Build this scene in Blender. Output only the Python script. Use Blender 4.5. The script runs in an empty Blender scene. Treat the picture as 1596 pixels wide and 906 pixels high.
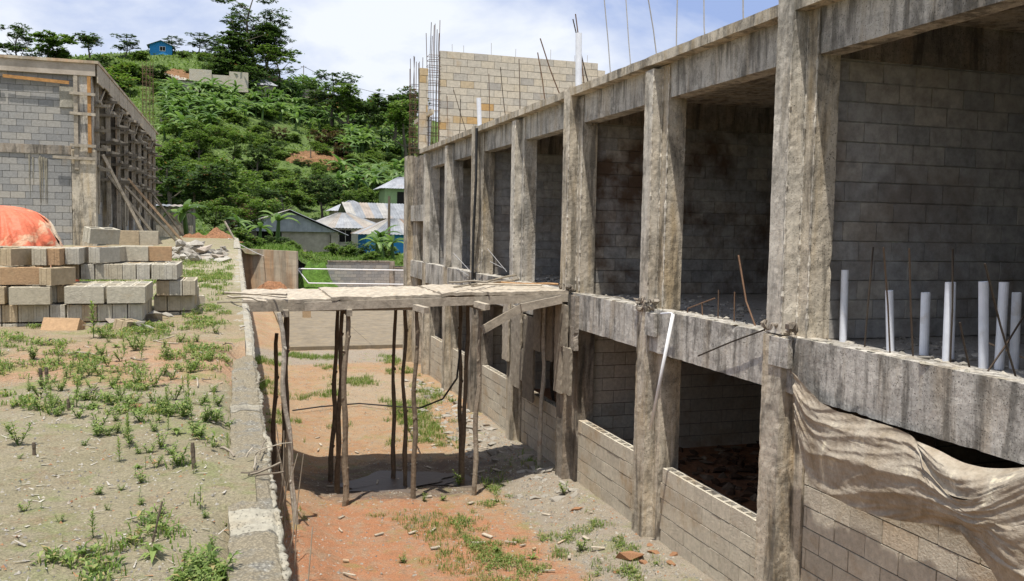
import bpy, bmesh, math, random
from math import sin, cos, pi, radians, hypot, atan2, tan, sqrt
from mathutils import Vector, Matrix, noise
random.seed(7)
S = bpy.context.scene
C = S.collection

# ---------------------------------------------------------------- camera
FPX, CX, CY = 1360.0, 798.0, 453.0
YAW, PIT, ROL = radians(17.67), radians(4.01), radians(1.03)
_hf = Vector((sin(YAW), cos(YAW), 0)); _R = Vector((cos(YAW), -sin(YAW), 0))
F_ = _hf*cos(PIT)+Vector((0, 0, -sin(PIT))); _U = _R.cross(F_)
R_ = _R*cos(ROL)+_U*sin(ROL); U_ = -_R*sin(ROL)+_U*cos(ROL)
def ray(u, v): return (F_*FPX+R_*(u-CX)+U_*(CY-v)).normalized()
def aZ(u, v, z): r = ray(u, v); return r*(z/r.z)
def aX(u, v, x): r = ray(u, v); return r*(x/r.x)
def aY(u, v, y): r = ray(u, v); return r*(y/r.y)
cam = bpy.data.cameras.new('camera'); co = bpy.data.objects.new('camera', cam); C.objects.link(co)
cam.sensor_width = 36; cam.lens = FPX/1596*36; cam.clip_start = .05; cam.clip_end = 4000
m = Matrix((R_, U_, -F_)).transposed().to_4x4(); co.matrix_world = m
S.camera = co
# ---------------------------------------------------------------- light
SUN = Vector((-.18, -.25, 1)).normalized()
sl = bpy.data.lights.new('sun', 'SUN'); sl.energy = 4.9; sl.angle = radians(.6); sl.color = (1, .955, .88)
so = bpy.data.objects.new('sun', sl); C.objects.link(so)
so.rotation_euler = SUN.to_track_quat('Z', 'Y').to_euler()
W = bpy.data.worlds.new('World'); S.world = W; W.use_nodes = True
nt = W.node_tree; nt.nodes.clear()
def N(nt, t, **k):
    n = nt.nodes.new(t)
    for a, b in k.items():
        if a.startswith('i_'):
            key = a[2:]; key = int(key) if key.isdigit() else key.replace('_', ' ')
            n.inputs[key].default_value = b
        else: setattr(n, a, b)
    return n
sky = N(nt, 'ShaderNodeTexSky', sky_type='NISHITA', sun_disc=False)
sky.sun_elevation = math.asin(SUN.z); sky.sun_rotation = atan2(SUN.x, SUN.y); sky.dust_density = 2.0; sky.ozone_density = 1.5
tc = N(nt, 'ShaderNodeTexCoord'); mp = N(nt, 'ShaderNodeMapping'); mp.inputs['Scale'].default_value = (1, 1, 2.1)
mp.inputs['Location'].default_value = (.33, .1, .2)
nz = N(nt, 'ShaderNodeTexNoise', i_Scale=3.1, i_Detail=9, i_Roughness=.55, i_Distortion=.35)
rp = N(nt, 'ShaderNodeValToRGB'); rp.color_ramp.elements[0].position = .37; rp.color_ramp.elements[1].position = .62
mx = N(nt, 'ShaderNodeMix', data_type='RGBA'); mx.inputs['B'].default_value = (10.0, 10.5, 11.4, 1)
tint = N(nt, 'ShaderNodeMix', data_type='RGBA'); tint.inputs[0].default_value = .85; tint.inputs['B'].default_value = (4.3, 5.7, 9.6, 1)
bg = N(nt, 'ShaderNodeBackground', i_Strength=.075); out = N(nt, 'ShaderNodeOutputWorld')
nt.links.new(tc.outputs['Generated'], mp.inputs[0]); nt.links.new(mp.outputs[0], nz.inputs['Vector'])
nt.links.new(nz.outputs['Fac'], rp.inputs[0]); nt.links.new(rp.outputs[0], mx.inputs[0])
nt.links.new(sky.outputs[0], tint.inputs['A']); nt.links.new(tint.outputs['Result'], mx.inputs['A'])
nt.links.new(mx.outputs['Result'], bg.inputs[0]); nt.links.new(bg.outputs[0], out.inputs[0])
S.view_settings.view_transform = 'Standard'; S.view_settings.look = 'None'
S.view_settings.exposure = 0.30; S.view_settings.gamma = 1; S.view_settings.use_curve_mapping = False
S.render.engine = 'CYCLES'

# ---------------------------------------------------------------- materials
MATS = {}
def ramp(nt, pts, interp='LINEAR'):
    n = nt.nodes.new('ShaderNodeValToRGB'); cr = n.color_ramp; cr.interpolation = interp
    while len(cr.elements) < len(pts): cr.elements.new(.5)
    for e, (p, c) in zip(cr.elements, pts):
        e.position = p; e.color = (c[0], c[1], c[2], 1) if not isinstance(c, float) else (c, c, c, 1)
    return n
def base(name, rough=.9):
    m = bpy.data.materials.new(name); m.use_nodes = True; nt = m.node_tree
    b = nt.nodes['Principled BSDF']; b.inputs['Roughness'].default_value = rough
    b.inputs['Specular IOR Level'].default_value = .25
    MATS[name] = m; return m, nt, b
def coords(nt, world=False, scale=(1, 1, 1)):
    if world: t = nt.nodes.new('ShaderNodeNewGeometry').outputs['Position']
    else: t = nt.nodes.new('ShaderNodeTexCoord').outputs['Object']
    mp = nt.nodes.new('ShaderNodeMapping'); mp.inputs['Scale'].default_value = scale
    nt.links.new(t, mp.inputs[0]); return mp.outputs[0]
def noi(nt, vec, scale, detail=6, rough=.6, dist=0.):
    n = N(nt, 'ShaderNodeTexNoise', i_Scale=scale, i_Detail=detail, i_Roughness=rough, i_Distortion=dist)
    nt.links.new(vec, n.inputs['Vector']); return n.outputs['Fac']
def mix(nt, f, a, b, bl='MIX'):
    n = nt.nodes.new('ShaderNodeMix'); n.data_type = 'RGBA'; n.blend_type = bl; n.clamp_factor = True
    for i, x in ((0, f), ('A', a), ('B', b)):
        if isinstance(x, (int, float)): n.inputs[i].default_value = x if i == 0 else (x, x, x, 1)
        elif isinstance(x, tuple): n.inputs[i].default_value = (*x, 1)
        else: nt.links.new(x, n.inputs[i])
    return n.outputs['Result']
def bump(nt, b, hs, dist=.01):
    # hs: list of (height socket, distance)
    prev = None
    for h, d in hs:
        n = N(nt, 'ShaderNodeBump', i_Distance=d, i_Strength=1.0)
        nt.links.new(h, n.inputs['Height'])
        if prev: nt.links.new(prev, n.inputs['Normal'])
        prev = n.outputs[0]
    nt.links.new(prev, b.inputs['Normal'])
def rv(nt, sock, pts, interp='LINEAR'):
    r = ramp(nt, pts, interp); nt.links.new(sock, r.inputs[0]); return r.outputs[0]

def m_concrete(name, c1, c2, dark=(.06, .055, .045), streak=.6, tan=(.34, .25, .13), tanamt=.4, bd=.02, pits=True, sz=1.0, banding=True):
    m, nt, b = base(name)
    w = coords(nt, True); ws = coords(nt, True, (4*sz, 4*sz, .5*sz))
    big = noi(nt, w, 1.7*sz, 5, .6); fine = noi(nt, w, 26*sz, 8, .7); st = noi(nt, ws, 1.6, 6, .65, .3)
    col = mix(nt, rv(nt, big, [(.35, 0.), (.65, 1.)]), c1, c2)
    col = mix(nt, mix(nt, 1.0, rv(nt, noi(nt, ws, 1.1, 4, .6), [(.48, 0.), (.66, 1.)]), tanamt, 'MULTIPLY'), col, tan)
    col = mix(nt, mix(nt, 1.0, rv(nt, st, [(.50, 0.), (.62, .85)]), streak, 'MULTIPLY'), col, dark)
    if banding and pits: col = mix(nt, rv(nt, noi(nt, coords(nt, True, (1.3, 1.3, .8)), 1.6, 8, .74, .3), [(.50, 0.), (.60, .55)]), col, tuple(q*1.5 for q in dark))
    col = mix(nt, .85 if pits else .3, col, rv(nt, fine, [(.28, .72), (.5, 1.0), (.72, 1.22)]), 'MULTIPLY')
    col = mix(nt, .9, col, rv(nt, noi(nt, coords(nt, True, (.35*sz, .35*sz, 1.1*sz)), 1.3, 4, .6, .15), [(.3, 1.12), (.45, .86), (.47, 1.06), (.60, 1.0), (.66, .82)]), 'MULTIPLY') if banding else col
    pt = noi(nt, w, 75*sz, 3, .5)
    if pits: col = mix(nt, rv(nt, pt, [(.64, 0.), (.68, .8)]), col, dark)
    nt.links.new(col, b.inputs['Base Color'])
    bump(nt, b, [(noi(nt, w, 6*sz, 8, .62), bd*.6), (fine, bd*.22), (noi(nt, ws, 3.0, 3, .5), bd*.3), (rv(nt, pt, [(.62, 1.), (.68, 0.)]), bd*.3)])
    return m
m_concrete('concrete_tan', (.55, .485, .38), (.45, .40, .32), tanamt=.75, tan=(.36, .27, .15), streak=.75)
m_concrete('concrete_pale', (.60, .55, .46), (.50, .46, .39), streak=.55, tanamt=.35, tan=(.40, .31, .19), bd=.014)
m_concrete('concrete_grey', (.54, .505, .44), (.43, .405, .36), streak=.8, tanamt=.45, tan=(.33, .25, .15), bd=.026)
m_concrete('concrete_dark', (.36, .31, .25), (.23, .205, .17), streak=.95, tanamt=.6, tan=(.22, .16, .1), bd=.024)
m_concrete('concrete_coping', (.40, .37, .30), (.30, .28, .23), streak=.1, tanamt=.3, bd=.03, banding=False)
m_concrete('lime_patch', (.35, .325, .255), (.27, .245, .19), streak=.1, tanamt=.2, bd=.02)
m_concrete('concrete_slab', (.23, .19, .135), (.17, .14, .10), streak=.25, tanamt=.3, bd=.004, pits=False, banding=False)
m_concrete('concrete_far', (.52, .45, .34), (.42, .36, .27), streak=.45, tanamt=.6, tan=(.45, .24, .1), bd=.01, pits=False, sz=.35)

def m_pebble(name):
    m, nt, b = base(name, .95); w = coords(nt, True)
    v = N(nt, 'ShaderNodeTexVoronoi', i_Scale=75.0); nt.links.new(w, v.inputs['Vector'])
    cc = rv(nt, v.outputs['Color'], [(.2, (.17, .16, .14)), (.5, (.29, .27, .22)), (.8, (.46, .44, .38))])
    c = mix(nt, rv(nt, noi(nt, w, 30, 5, .6), [(.42, 0.), (.55, 1.)]), (.27, .25, .20), cc)
    c = mix(nt, rv(nt, noi(nt, w, 5, 6, .7), [(.38, 0.), (.5, .9)]), c, (.33, .28, .19))
    nt.links.new(mix(nt, .8, c, rv(nt, v.outputs['Distance'], [(.0, 1.25), (.6, .6)]), 'MULTIPLY'), b.inputs['Base Color'])
    bump(nt, b, [(noi(nt, w, 12, 7, .7), .03), (noi(nt, w, 70, 4, .6), .012)])
m_pebble('pebble_coping')
def m_tint(name, pts, vary=.25, nscale=18, bd=.006, rough=.9, dirt=None, objrand=0., world=False, big=None):
    m, nt, b = base(name, rough)
    at = N(nt, 'ShaderNodeAttribute', attribute_name='tint')
    fac = at.outputs['Fac']
    if objrand:
        oi = nt.nodes.new('ShaderNodeObjectInfo')
        a = N(nt, 'ShaderNodeMath', operation='MULTIPLY_ADD'); a.inputs[1].default_value = objrand
        nt.links.new(oi.outputs['Random'], a.inputs[0]); nt.links.new(fac, a.inputs[2]); fac = a.outputs[0]
    col = rv(nt, fac, pts)
    w = coords(nt, world); fine = noi(nt, w, nscale, 7, .7)
    col = mix(nt, 1.0, col, rv(nt, fine, [(.25, 1-vary*1.3), (.75, 1+vary)]), 'MULTIPLY')
    if dirt:
        f = rv(nt, noi(nt, w, dirt[1], 5, .65, .2), [(dirt[2], 0.), (dirt[2]+.16, dirt[3])])
        col = mix(nt, f, col, dirt[0])
    nt.links.new(col, b.inputs['Base Color'])
    if bd: bump(nt, b, [(noi(nt, w, nscale*2.5, 5, .6), bd)])
    if 'leaf' in name or name == 'grass':
        tr = nt.nodes.new('ShaderNodeBsdfTranslucent'); ms = nt.nodes.new('ShaderNodeMixShader'); ms.inputs[0].default_value = .38
        nt.links.new(mix(nt, 1.0, col, (1.35, 1.5, .9), 'MULTIPLY'), tr.inputs[0]); nt.links.new(b.outputs[0], ms.inputs[1]); nt.links.new(tr.outputs[0], ms.inputs[2])
        nt.links.new(ms.outputs[0], [n for n in nt.nodes if n.type == 'OUTPUT_MATERIAL'][0].inputs[0])
    return m
# concrete masonry: 0 is the mortar, the rest are block tones
m_tint('block_cream', [(0, (.17, .16, .14)), (.05, (.27, .26, .25)), (.3, (.47, .43, .36)), (.6, (.53, .475, .385)), (.82, (.50, .44, .34)), (.9, (.47, .33, .16)), (1, (.48, .27, .10))], .2, 14, .01, dirt=((.42, .27, .12), 1.1, .56, .6), world=True)
m_tint('block_grey', [(0, (.13, .125, .115)), (.05, (.235, .235, .23)), (.5, (.30, .295, .28)), (1, (.38, .355, .31))], .2, 14, .01, dirt=((.33, .25, .16), .9, .6, .5), world=True)
m_tint('block_room', [(0, (.40, .38, .34)), (.05, (.30, .295, .28)), (.5, (.35, .34, .32)), (1, (.40, .37, .32))], .35, 7, .008, dirt=((.16, .11, .07), .75, .50, .45), world=True)
m_tint('block_stained', [(0, (.34, .32, .28)), (.05, (.28, .27, .25)), (.5, (.33, .315, .29)), (1, (.38, .34, .28))], .4, 7, .008, dirt=((.085, .045, .02), 1.0, .47, .88), world=True)
m_tint('block_wall_tan', [(0, (.19, .165, .13)), (.05, (.40, .36, .29)), (.5, (.50, .45, .36)), (.9, (.55, .50, .40)), (1, (.52, .38, .24))], .22, 16, .012, dirt=((.36, .25, .14), 1.3, .54, .7), world=True)
m_tint('block_loose', [(0, (.47, .44, .37)), (.35, (.46, .42, .33)), (.6, (.44, .39, .29)), (.8, (.43, .34, .22)), (1, (.42, .265, .145))], .2, 22, .005, objrand=.0, dirt=((.36, .27, .16), 5, .56, .5), world=True)
m_tint('wood', [(0, (.16, .135, .10)), (.35, (.30, .26, .20)), (.7, (.38, .33, .26)), (.9, (.46, .40, .31)), (1, (.42, .22, .08))], .35, 9, .006, dirt=((.09, .07, .05), 4, .58, .6), world=True)
m_tint('pole_wood', [(0, (.11, .085, .06)), (.5, (.22, .175, .125)), (1, (.46, .42, .35))], .4, 12, .012, dirt=((.30, .14, .06), 2.2, .62, .5), world=True)
m_tint('rebar', [(0, (.05, .04, .03)), (1, (.17, .10, .06))], .3, 30, 0, .8)
m_tint('steel_light', [(0, (.32, .31, .30)), (1, (.42, .41, .40))], .2, 30, 0, .6)
m_tint('stone', [(0, (.18, .17, .15)), (.5, (.34, .31, .26)), (.8, (.44, .41, .35)), (1, (.36, .19, .10))], .3, 14, .01, objrand=0.)
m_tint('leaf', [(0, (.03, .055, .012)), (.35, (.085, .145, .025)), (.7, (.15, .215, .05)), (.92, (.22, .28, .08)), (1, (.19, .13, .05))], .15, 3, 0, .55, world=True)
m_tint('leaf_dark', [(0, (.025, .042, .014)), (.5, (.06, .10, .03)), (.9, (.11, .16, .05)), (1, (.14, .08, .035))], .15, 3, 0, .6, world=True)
m_tint('leaf_fresh', [(0, (.07, .12, .025)), (.5, (.17, .24, .06)), (.9, (.30, .37, .12)), (1, (.40, .32, .15))], .15, 8, 0, .5, world=True)
m_tint('leaf_reddish', [(0, (.03, .025, .012)), (.5, (.075, .05, .025)), (1, (.15, .08, .035))], .15, 3, 0, .7, world=True)
m_tint('banana_leaf', [(0, (.05, .10, .025)), (.5, (.12, .20, .05)), (1, (.21, .30, .09))], .2, 2, 0, .45, objrand=0., world=True)
m_tint('grass', [(0, (.07, .13, .02)), (.5, (.15, .24, .045)), (.85, (.26, .31, .09)), (1, (.42, .36, .19))], .15, 4, 0, .7, world=True)
m_tint('dry_twig', [(0, (.14, .11, .08)), (1, (.40, .35, .27))], .3, 15, 0, .9)
m_tint('bark', [(0, (.07, .055, .04)), (1, (.20, .17, .13))], .4, 6, .02, .95, world=True)
m_tint('roof_metal', [(0, (.20, .21, .22)), (.5, (.30, .31, .32)), (.8, (.34, .32, .28)), (1, (.27, .20, .15))], .3, .9, 0, .55, dirt=((.24, .14, .09), .35, .60, .5), world=True)
m_tint('roof_pale', [(0, (.28, .29, .31)), (1, (.38, .39, .41))], .3, .9, 0, .5, dirt=((.24, .17, .12), .5, .60, .6), world=True)
m_tint('plaster', [(0, (.36, .31, .25)), (1, (.46, .40, .33))], .25, 1.5, .01, .95, dirt=((.25, .2, .15), .7, .55, .6), world=True)
m_tint('plaster_cream', [(0, (.60, .54, .42)), (1, (.66, .6, .48))], .2, 1.5, .01, .95, dirt=((.35, .28, .2), .7, .6, .6), world=True)
m_tint('paint_blue', [(0, (.03, .22, .50)), (1, (.04, .26, .56))], .15, 2, 0, .8)
m_tint('paint_orange', [(0, (.55, .25, .08)), (1, (.6, .3, .1))], .15, 2, 0, .8)
m_tint('paint_green', [(0, (.25, .34, .16)), (1, (.28, .38, .18))], .15, 2, 0, .8)
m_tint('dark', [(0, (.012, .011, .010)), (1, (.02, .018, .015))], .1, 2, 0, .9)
m_tint('white_paint', [(0, (.75, .75, .74)), (1, (.8, .8, .8))], .06, 12, 0, .45)
m_tint('pvc', [(0, (.66, .68, .72)), (1, (.74, .76, .80))], .10, 9, 0, .35, dirt=((.42, .36, .28), 6, .6, .45), world=True)
m_tint('black_rubber', [(0, (.02, .02, .02)), (1, (.03, .03, .03))], .1, 9, 0, .5)
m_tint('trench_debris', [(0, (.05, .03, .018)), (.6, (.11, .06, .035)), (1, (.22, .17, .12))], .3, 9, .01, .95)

def m_tarp(name, cols, rough=.5, trans=.25, bd=.012, sc=1.0):
    m, nt, b = base(name, rough); w = coords(nt, True)
    col = rv(nt, noi(nt, w, 2.3*sc, 6, .62, .8), cols)
    nt.links.new(mix(nt, .8, col, rv(nt, noi(nt, w, 30, 5), [(.3, .8), (.7, 1.15)]), 'MULTIPLY'), b.inputs['Base Color'])
    bump(nt, b, [(noi(nt, coords(nt, True, (1, 1.6, .8)), 7, 5, .6, 1.5), bd*.9), (noi(nt, coords(nt, True, (1, .8, 2.2)), 16, 5, .6, 1.0), bd*.6)]); return m
m_tarp('tarp_beige', [(.32, (.24, .19, .125)), (.46, (.33, .275, .205)), (.58, (.39, .34, .265)), (.64, (.60, .53, .39))])
m_tarp('tarp_orange', [(.34, (.60, .13, .06)), (.49, (.62, .17, .09)), (.52, (.66, .34, .20)), (.62, (.74, .62, .45))], sc=.6)

def m_ground(name, soil, zones, grass=None, bd=.03, world=True, fs=60):
    m, nt, b = base(name, .97); w = coords(nt, world)
    fine = noi(nt, w, fs, 6, .75); med = noi(nt, w, 6, 7, .7)
    col = rv(nt, noi(nt, w, 1.1, 6, .7), [(.3, soil[0]), (.5, soil[1]), (.7, soil[2])])
    sep = nt.nodes.new('ShaderNodeSeparateXYZ'); nt.links.new(w, sep.inputs[0])
    for z in zones:   # (colour, field-of-position, soft): fields are simple boxes/ellipses blurred by noise
        c, (x0, y0, rx, ry), soft, amt = z
        mp = nt.nodes.new('ShaderNodeMapping'); mp.vector_type = 'TEXTURE'
        mp.inputs['Location'].default_value = (x0, y0, 0); mp.inputs['Scale'].default_value = (rx, ry, 1e4)
        nt.links.new(w, mp.inputs[0])
        ln = N(nt, 'ShaderNodeVectorMath', operation='LENGTH'); nt.links.new(mp.outputs[0], ln.inputs[0])
        ad = N(nt, 'ShaderNodeMath', operation='MULTIPLY_ADD'); nt.links.new(med, ad.inputs[0]); ad.inputs[1].default_value = soft
        nt.links.new(ln.outputs['Value'], ad.inputs[2])
        f = rv(nt, ad.outputs[0], [(.9, amt), (1.0, 0.)]) if False else None
        mr = N(nt, 'ShaderNodeMapRange'); mr.inputs['From Min'].default_value = 1.0+soft*.5-.12; mr.inputs['From Max'].default_value = 1.0+soft*.5+.12
        mr.inputs['To Min'].default_value = amt; mr.inputs['To Max'].default_value = 0
        nt.links.new(ad.outputs[0], mr.inputs['Value'])
        col = mix(nt, mr.outputs[0], col, c)
    if grass:
        col = mix(nt, rv(nt, noi(nt, w, 3.3, 8, .8, .4), [(.46, 0.), (.60, .55)]), col, (.30, .26, .185) if fs > 20 else (.10, .15, .04))
        col = mix(nt, rv(nt, noi(nt, w, 4.7, 8, .8, .2), [(.52, 0.), (.64, .6)]), col, (.22, .15, .09) if fs > 20 else (.09, .12, .04))
        col = mix(nt, rv(nt, noi(nt, w, grass[1], 7, .75, .3), [(grass[2], 0.), (grass[2]+.1, grass[3])]), col, grass[0])
    col = mix(nt, 1., col, rv(nt, fine, [(.25, .38), (.5, .97), (.75, 1.6)]), 'MULTIPLY')
    nt.links.new(col, b.inputs['Base Color'])
    bump(nt, b, [(med, bd*1.3), (fine, bd*.5)]); return m
RED = (.45, .20, .10)
m_ground('soil_trench', [(.33, .175, .09), (.36, .225, .125), (.36, .26, .165)],
         [((.38, .175, .09), (2.1, 9.5, 2.0, 4.4), 1.0, .92), ((.28, .25, .20), (5.1, 12.3, 1.0, 6.5), 1.2, .9),
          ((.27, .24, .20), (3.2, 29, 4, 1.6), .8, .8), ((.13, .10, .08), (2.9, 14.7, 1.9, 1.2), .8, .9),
          ((.35, .29, .21), (3.6, 23, 1.3, 2.6), 1.3, .6), ((.30, .19, .12), (4, 52, 9, 6), .7, .8)],
         grass=((.21, .23, .08), 1.6, .55, .5))
m_ground('soil_terrace', [(.215, .19, .115), (.265, .23, .145), (.295, .255, .17)],
         [((.38, .215, .125), (-.6, 8.6, 1.7, 1.0), .9, .8), ((.30, .215, .13), (-1.5, 10.5, 5, 1.6), 1.2, .6), ((.38, .33, .24), (-1, 23, 3, 7), 1.0, .6), ((.31, .20, .12), (-2.6, 6.9, 1.2, .5), 1.2, .5)],
         grass=((.18, .21, .07), 1.7, .52, .6), bd=.022, fs=75)
m_ground('hill_ground', [(.07, .11, .03), (.12, .18, .045), (.17, .24, .06)], [], grass=((.30, .13, .06), .055, .63, .8), bd=.3, fs=1.2)
m_ground('red_earth', [(.13, .07, .03), (.21, .11, .05), (.28, .17, .09)], [], bd=.1, fs=3)
m_ground('brown_earth', [(.20, .10, .05), (.27, .135, .07), (.30, .16, .09)], [], bd=.05, fs=9)
m_ground('grass_bank', [(.07, .13, .02), (.10, .19, .03), (.15, .24, .05)], [], bd=.1, fs=5)
m_ground('dust_floor', [(.26, .24, .21), (.32, .30, .27), (.38, .36, .32)], [], bd=.02, fs=30)

# ---------------------------------------------------------------- geometry helpers
class MB:
    def __init__(s): s.v = []; s.f = []; s.t = []
    def add(s, vs, fs, t=.5):
        o = len(s.v); s.v += [tuple(v) for v in vs]; s.f += [tuple(i+o for i in f) for f in fs]
        s.t += ([t]*len(fs) if not isinstance(t, list) else t); return s
    def box(s, x0, x1, y0, y1, z0, z1, t=.5, M=None):
        vs = [Vector((x, y, z)) for z in (z0, z1) for y in (y0, y1) for x in (x0, x1)]
        if M: vs = [M @ v for v in vs]
        return s.add(vs, [(0, 2, 3, 1), (4, 5, 7, 6), (0, 1, 5, 4), (2, 6, 7, 3), (0, 4, 6, 2), (1, 3, 7, 5)], t)
    def beam(s, a, b, w, h, t=.5, up=Vector((0, 0, 1))):   # a bar of rectangular section from a to b
        a, b = Vector(a), Vector(b); d = (b-a).normalized()
        sd = d.cross(up); sd = sd.normalized() if sd.length > 1e-3 else Vector((1, 0, 0)); u2 = sd.cross(d)
        vs = [p+sd*w*.5*i+u2*h*.5*j for p in (a, b) for j in (-1, 1) for i in (-1, 1)]
        return s.add(vs, [(0, 1, 3, 2), (4, 6, 7, 5), (0, 4, 5, 1), (2, 3, 7, 6), (0, 2, 6, 4), (1, 5, 7, 3)], t)
    def tube(s, pts, r, seg=6, t=.5, cap=True):
        pts = [Vector(p) for p in pts]; rs = r if isinstance(r, (list, tuple)) else [r]*len(pts)
        vs = []; fs = []; prev = None
        for i, p in enumerate(pts):
            d = (pts[min(i+1, len(pts)-1)]-pts[max(i-1, 0)]).normalized()
            n = (prev-d*prev.dot(d)) if prev else d.cross(Vector((.3, .2, 1)) if abs(d.z) < .9 else Vector((1, .1, 0)))
            n.normalize(); prev = n; q = d.cross(n)
            for k in range(seg):
                a = 2*pi*k/seg; vs.append(p+(n*cos(a)+q*sin(a))*rs[i])
        for i in range(len(pts)-1):
            for k in range(seg):
                k2 = (k+1) % seg; fs.append((i*seg+k, i*seg+k2, (i+1)*seg+k2, (i+1)*seg+k))
        if cap: fs += [tuple(range(seg))[::-1], tuple(range((len(pts)-1)*seg, len(pts)*seg))]
        return s.add(vs, fs, t)
    def pipe(s, a, b, r, w=.006, seg=16, t=.5):          # an open hollow pipe
        a, b = Vector(a), Vector(b); d = (b-a).normalized(); n = d.cross(Vector((1, .2, 0))).normalized(); q = d.cross(n)
        vs = []; fs = []
        for p, rr in ((a, r), (b, r), (b, r-w), (b-d*min(.4, (b-a).length*.7), r-w)):
            for k in range(seg): an = 2*pi*k/seg; vs.append(p+(n*cos(an)+q*sin(an))*rr)
        for i in range(3):
            for k in range(seg): k2 = (k+1) % seg; fs.append((i*seg+k, i*seg+k2, (i+1)*seg+k2, (i+1)*seg+k))
        fs.append(tuple(range(3*seg, 4*seg)))
        return s.add(vs, fs, t)
    def rbox(s, x0, x1, y0, y1, z0, z1, step=.06, amp=.008, chip=.03, seed=0., t=.5):
        # box with an uneven, chipped surface
        L = (x1-x0, y1-y0, z1-z0); n = [max(1, min(90, int(round(l/step)))) for l in L]; o = (x0, y0, z0)
        idx = {}; vs = []; fs = []
        def vid(i, j, k):
            key = (i, j, k)
            if key not in idx:
                p = Vector((o[0]+L[0]*i/n[0], o[1]+L[1]*j/n[1], o[2]+L[2]*k/n[2]))
                e = [(-1 if a == 0 else 1 if a == m_ else 0) for a, m_ in zip((i, j, k), n)]
                q = p*5+Vector((seed, seed*.7, -seed)); w = noise.noise_vector(q*.5)*amp*.45+noise.noise_vector(p*19+Vector((seed, 1, 2)))*amp*.35
                if sum(map(abs, e)) >= 2:
                    c = max(0, noise.noise(p*6.1+Vector((seed, 5, seed)))-.42)*chip*2.2 + noise.noise(p*31+Vector((9, seed, 3)))*chip*.22
                    w = w*.5-Vector(e).normalized()*c
                idx[key] = len(vs); vs.append(p+w)
            return idx[key]
        for k in (0, n[2]):
            for i in range(n[0]):
                for j in range(n[1]):
                    f = (vid(i, j, k), vid(i+1, j, k), vid(i+1, j+1, k), vid(i, j+1, k)); fs.append(f if k else f[::-1])
        for j in (0, n[1]):
            for i in range(n[0]):
                for k in range(n[2]):
                    f = (vid(i, j, k), vid(i+1, j, k), vid(i+1, j, k+1), vid(i, j, k+1)); fs.append(f[::-1] if j else f)
        for i in (0, n[0]):
            for j in range(n[1]):
                for k in range(n[2]):
                    f = (vid(i, j, k), vid(i, j+1, k), vid(i, j+1, k+1), vid(i, j, k+1)); fs.append(f if i else f[::-1])
        return s.add(vs, fs, t)
    def grid(s, fn, nu, nv, t=.5, tf=None):
        vs = [fn(i/nu, j/nv) for j in range(nv+1) for i in range(nu+1)]
        fs = [(j*(nu+1)+i, j*(nu+1)+i+1, (j+1)*(nu+1)+i+1, (j+1)*(nu+1)+i) for j in range(nv) for i in range(nu)]
        return s.add(vs, fs, [tf(i/nu, j/nv) for j in range(nv) for i in range(nu)] if tf else t)
    def blob(s, c, r, sub=1, amp=.3, t=.5, seed=0.):
        bm = bmesh.new(); bmesh.ops.create_icosphere(bm, subdivisions=sub, radius=1)
        r = r if isinstance(r, (tuple, list)) else (r, r, r); vs = []
        for v in bm.verts:
            k = 1+amp*noise.noise(v.co*1.4+Vector((seed, seed*1.3, 0)))*2
            vs.append(Vector((c[0]+v.co.x*r[0]*k, c[1]+v.co.y*r[1]*k, c[2]+v.co.z*r[2]*k)))
        fs = [tuple(v.index for v in f.verts) for f in bm.faces]; bm.free()
        return s.add(vs, fs, t)
    def leaf(s, p, d, l, w, t=.5, bend=.3, n=1):          # a leaf blade folded at the midrib
        d = d.normalized(); sd = d.cross(Vector((0, 0, 1)))
        sd = sd.normalized() if sd.length > .05 else Vector((random.uniform(-1, 1), random.uniform(-1, 1), 0)).normalized()
        up = sd.cross(d); a = p; b = p+d*l*.5+up*l*bend*.3; c = p+d*l-Vector((0, 0, l*bend*.7))
        return s.add([a, b+sd*w*.5, c, b-sd*w*.5, b-up*w*.12], [(0, 1, 4), (1, 2, 4), (0, 4, 3), (4, 2, 3)], t)
    def build(s, name, mat, parent=None, smooth=False, **tg):
        me = bpy.data.meshes.new(name); me.from_pydata(s.v, [], s.f)
        a = me.attributes.new('tint', 'FLOAT', 'FACE'); a.data.foreach_set('value', s.t)
        me.materials.append(MATS[mat])
        if smooth: me.polygons.foreach_set('use_smooth', [True]*len(me.polygons))
        me.update(); o = bpy.data.objects.new(name, me); C.objects.link(o)
        if parent: o.parent = parent
        if tg: tag(o, **tg)
        return o
def tag(o, label=None, cat=None, group=None, kind=None):
    if label: o['label'] = label
    if cat: o['category'] = cat
    if group: o['group'] = group
    if kind: o['kind'] = kind
    return o
def empty(name, loc=(0, 0, 0), **tg):
    o = bpy.data.objects.new(name, None); C.objects.link(o); o.location = loc; o.empty_display_size = .1
    return tag(o, **tg)
def put(o, parent):     # parent keeping world coordinates of the mesh (parent unrotated)
    o.parent = parent; o.matrix_parent_inverse = Matrix.Translation(-parent.location); return o
def copy_tree(o, parent=None):
    c = o.copy(); C.objects.link(c); c.parent = parent
    for ch in o.children: copy_tree(ch, c)
    return c
rnd = random.uniform
def wobble(a, b, n, amp, seed=0):
    a, b = Vector(a), Vector(b)
    return [a.lerp(b, i/n)+noise.noise_vector((a.lerp(b, i/n))*1.3+Vector((seed, 0, 0)))*amp*(1 if 0 < i < n else .3) for i in range(n+1)]
ORD = ['first', 'second', 'third', 'fourth', 'fifth', 'sixth', 'seventh', 'eighth', 'ninth', 'tenth', 'eleventh', 'twelfth', 'thirteenth', 'fourteenth']

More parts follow.
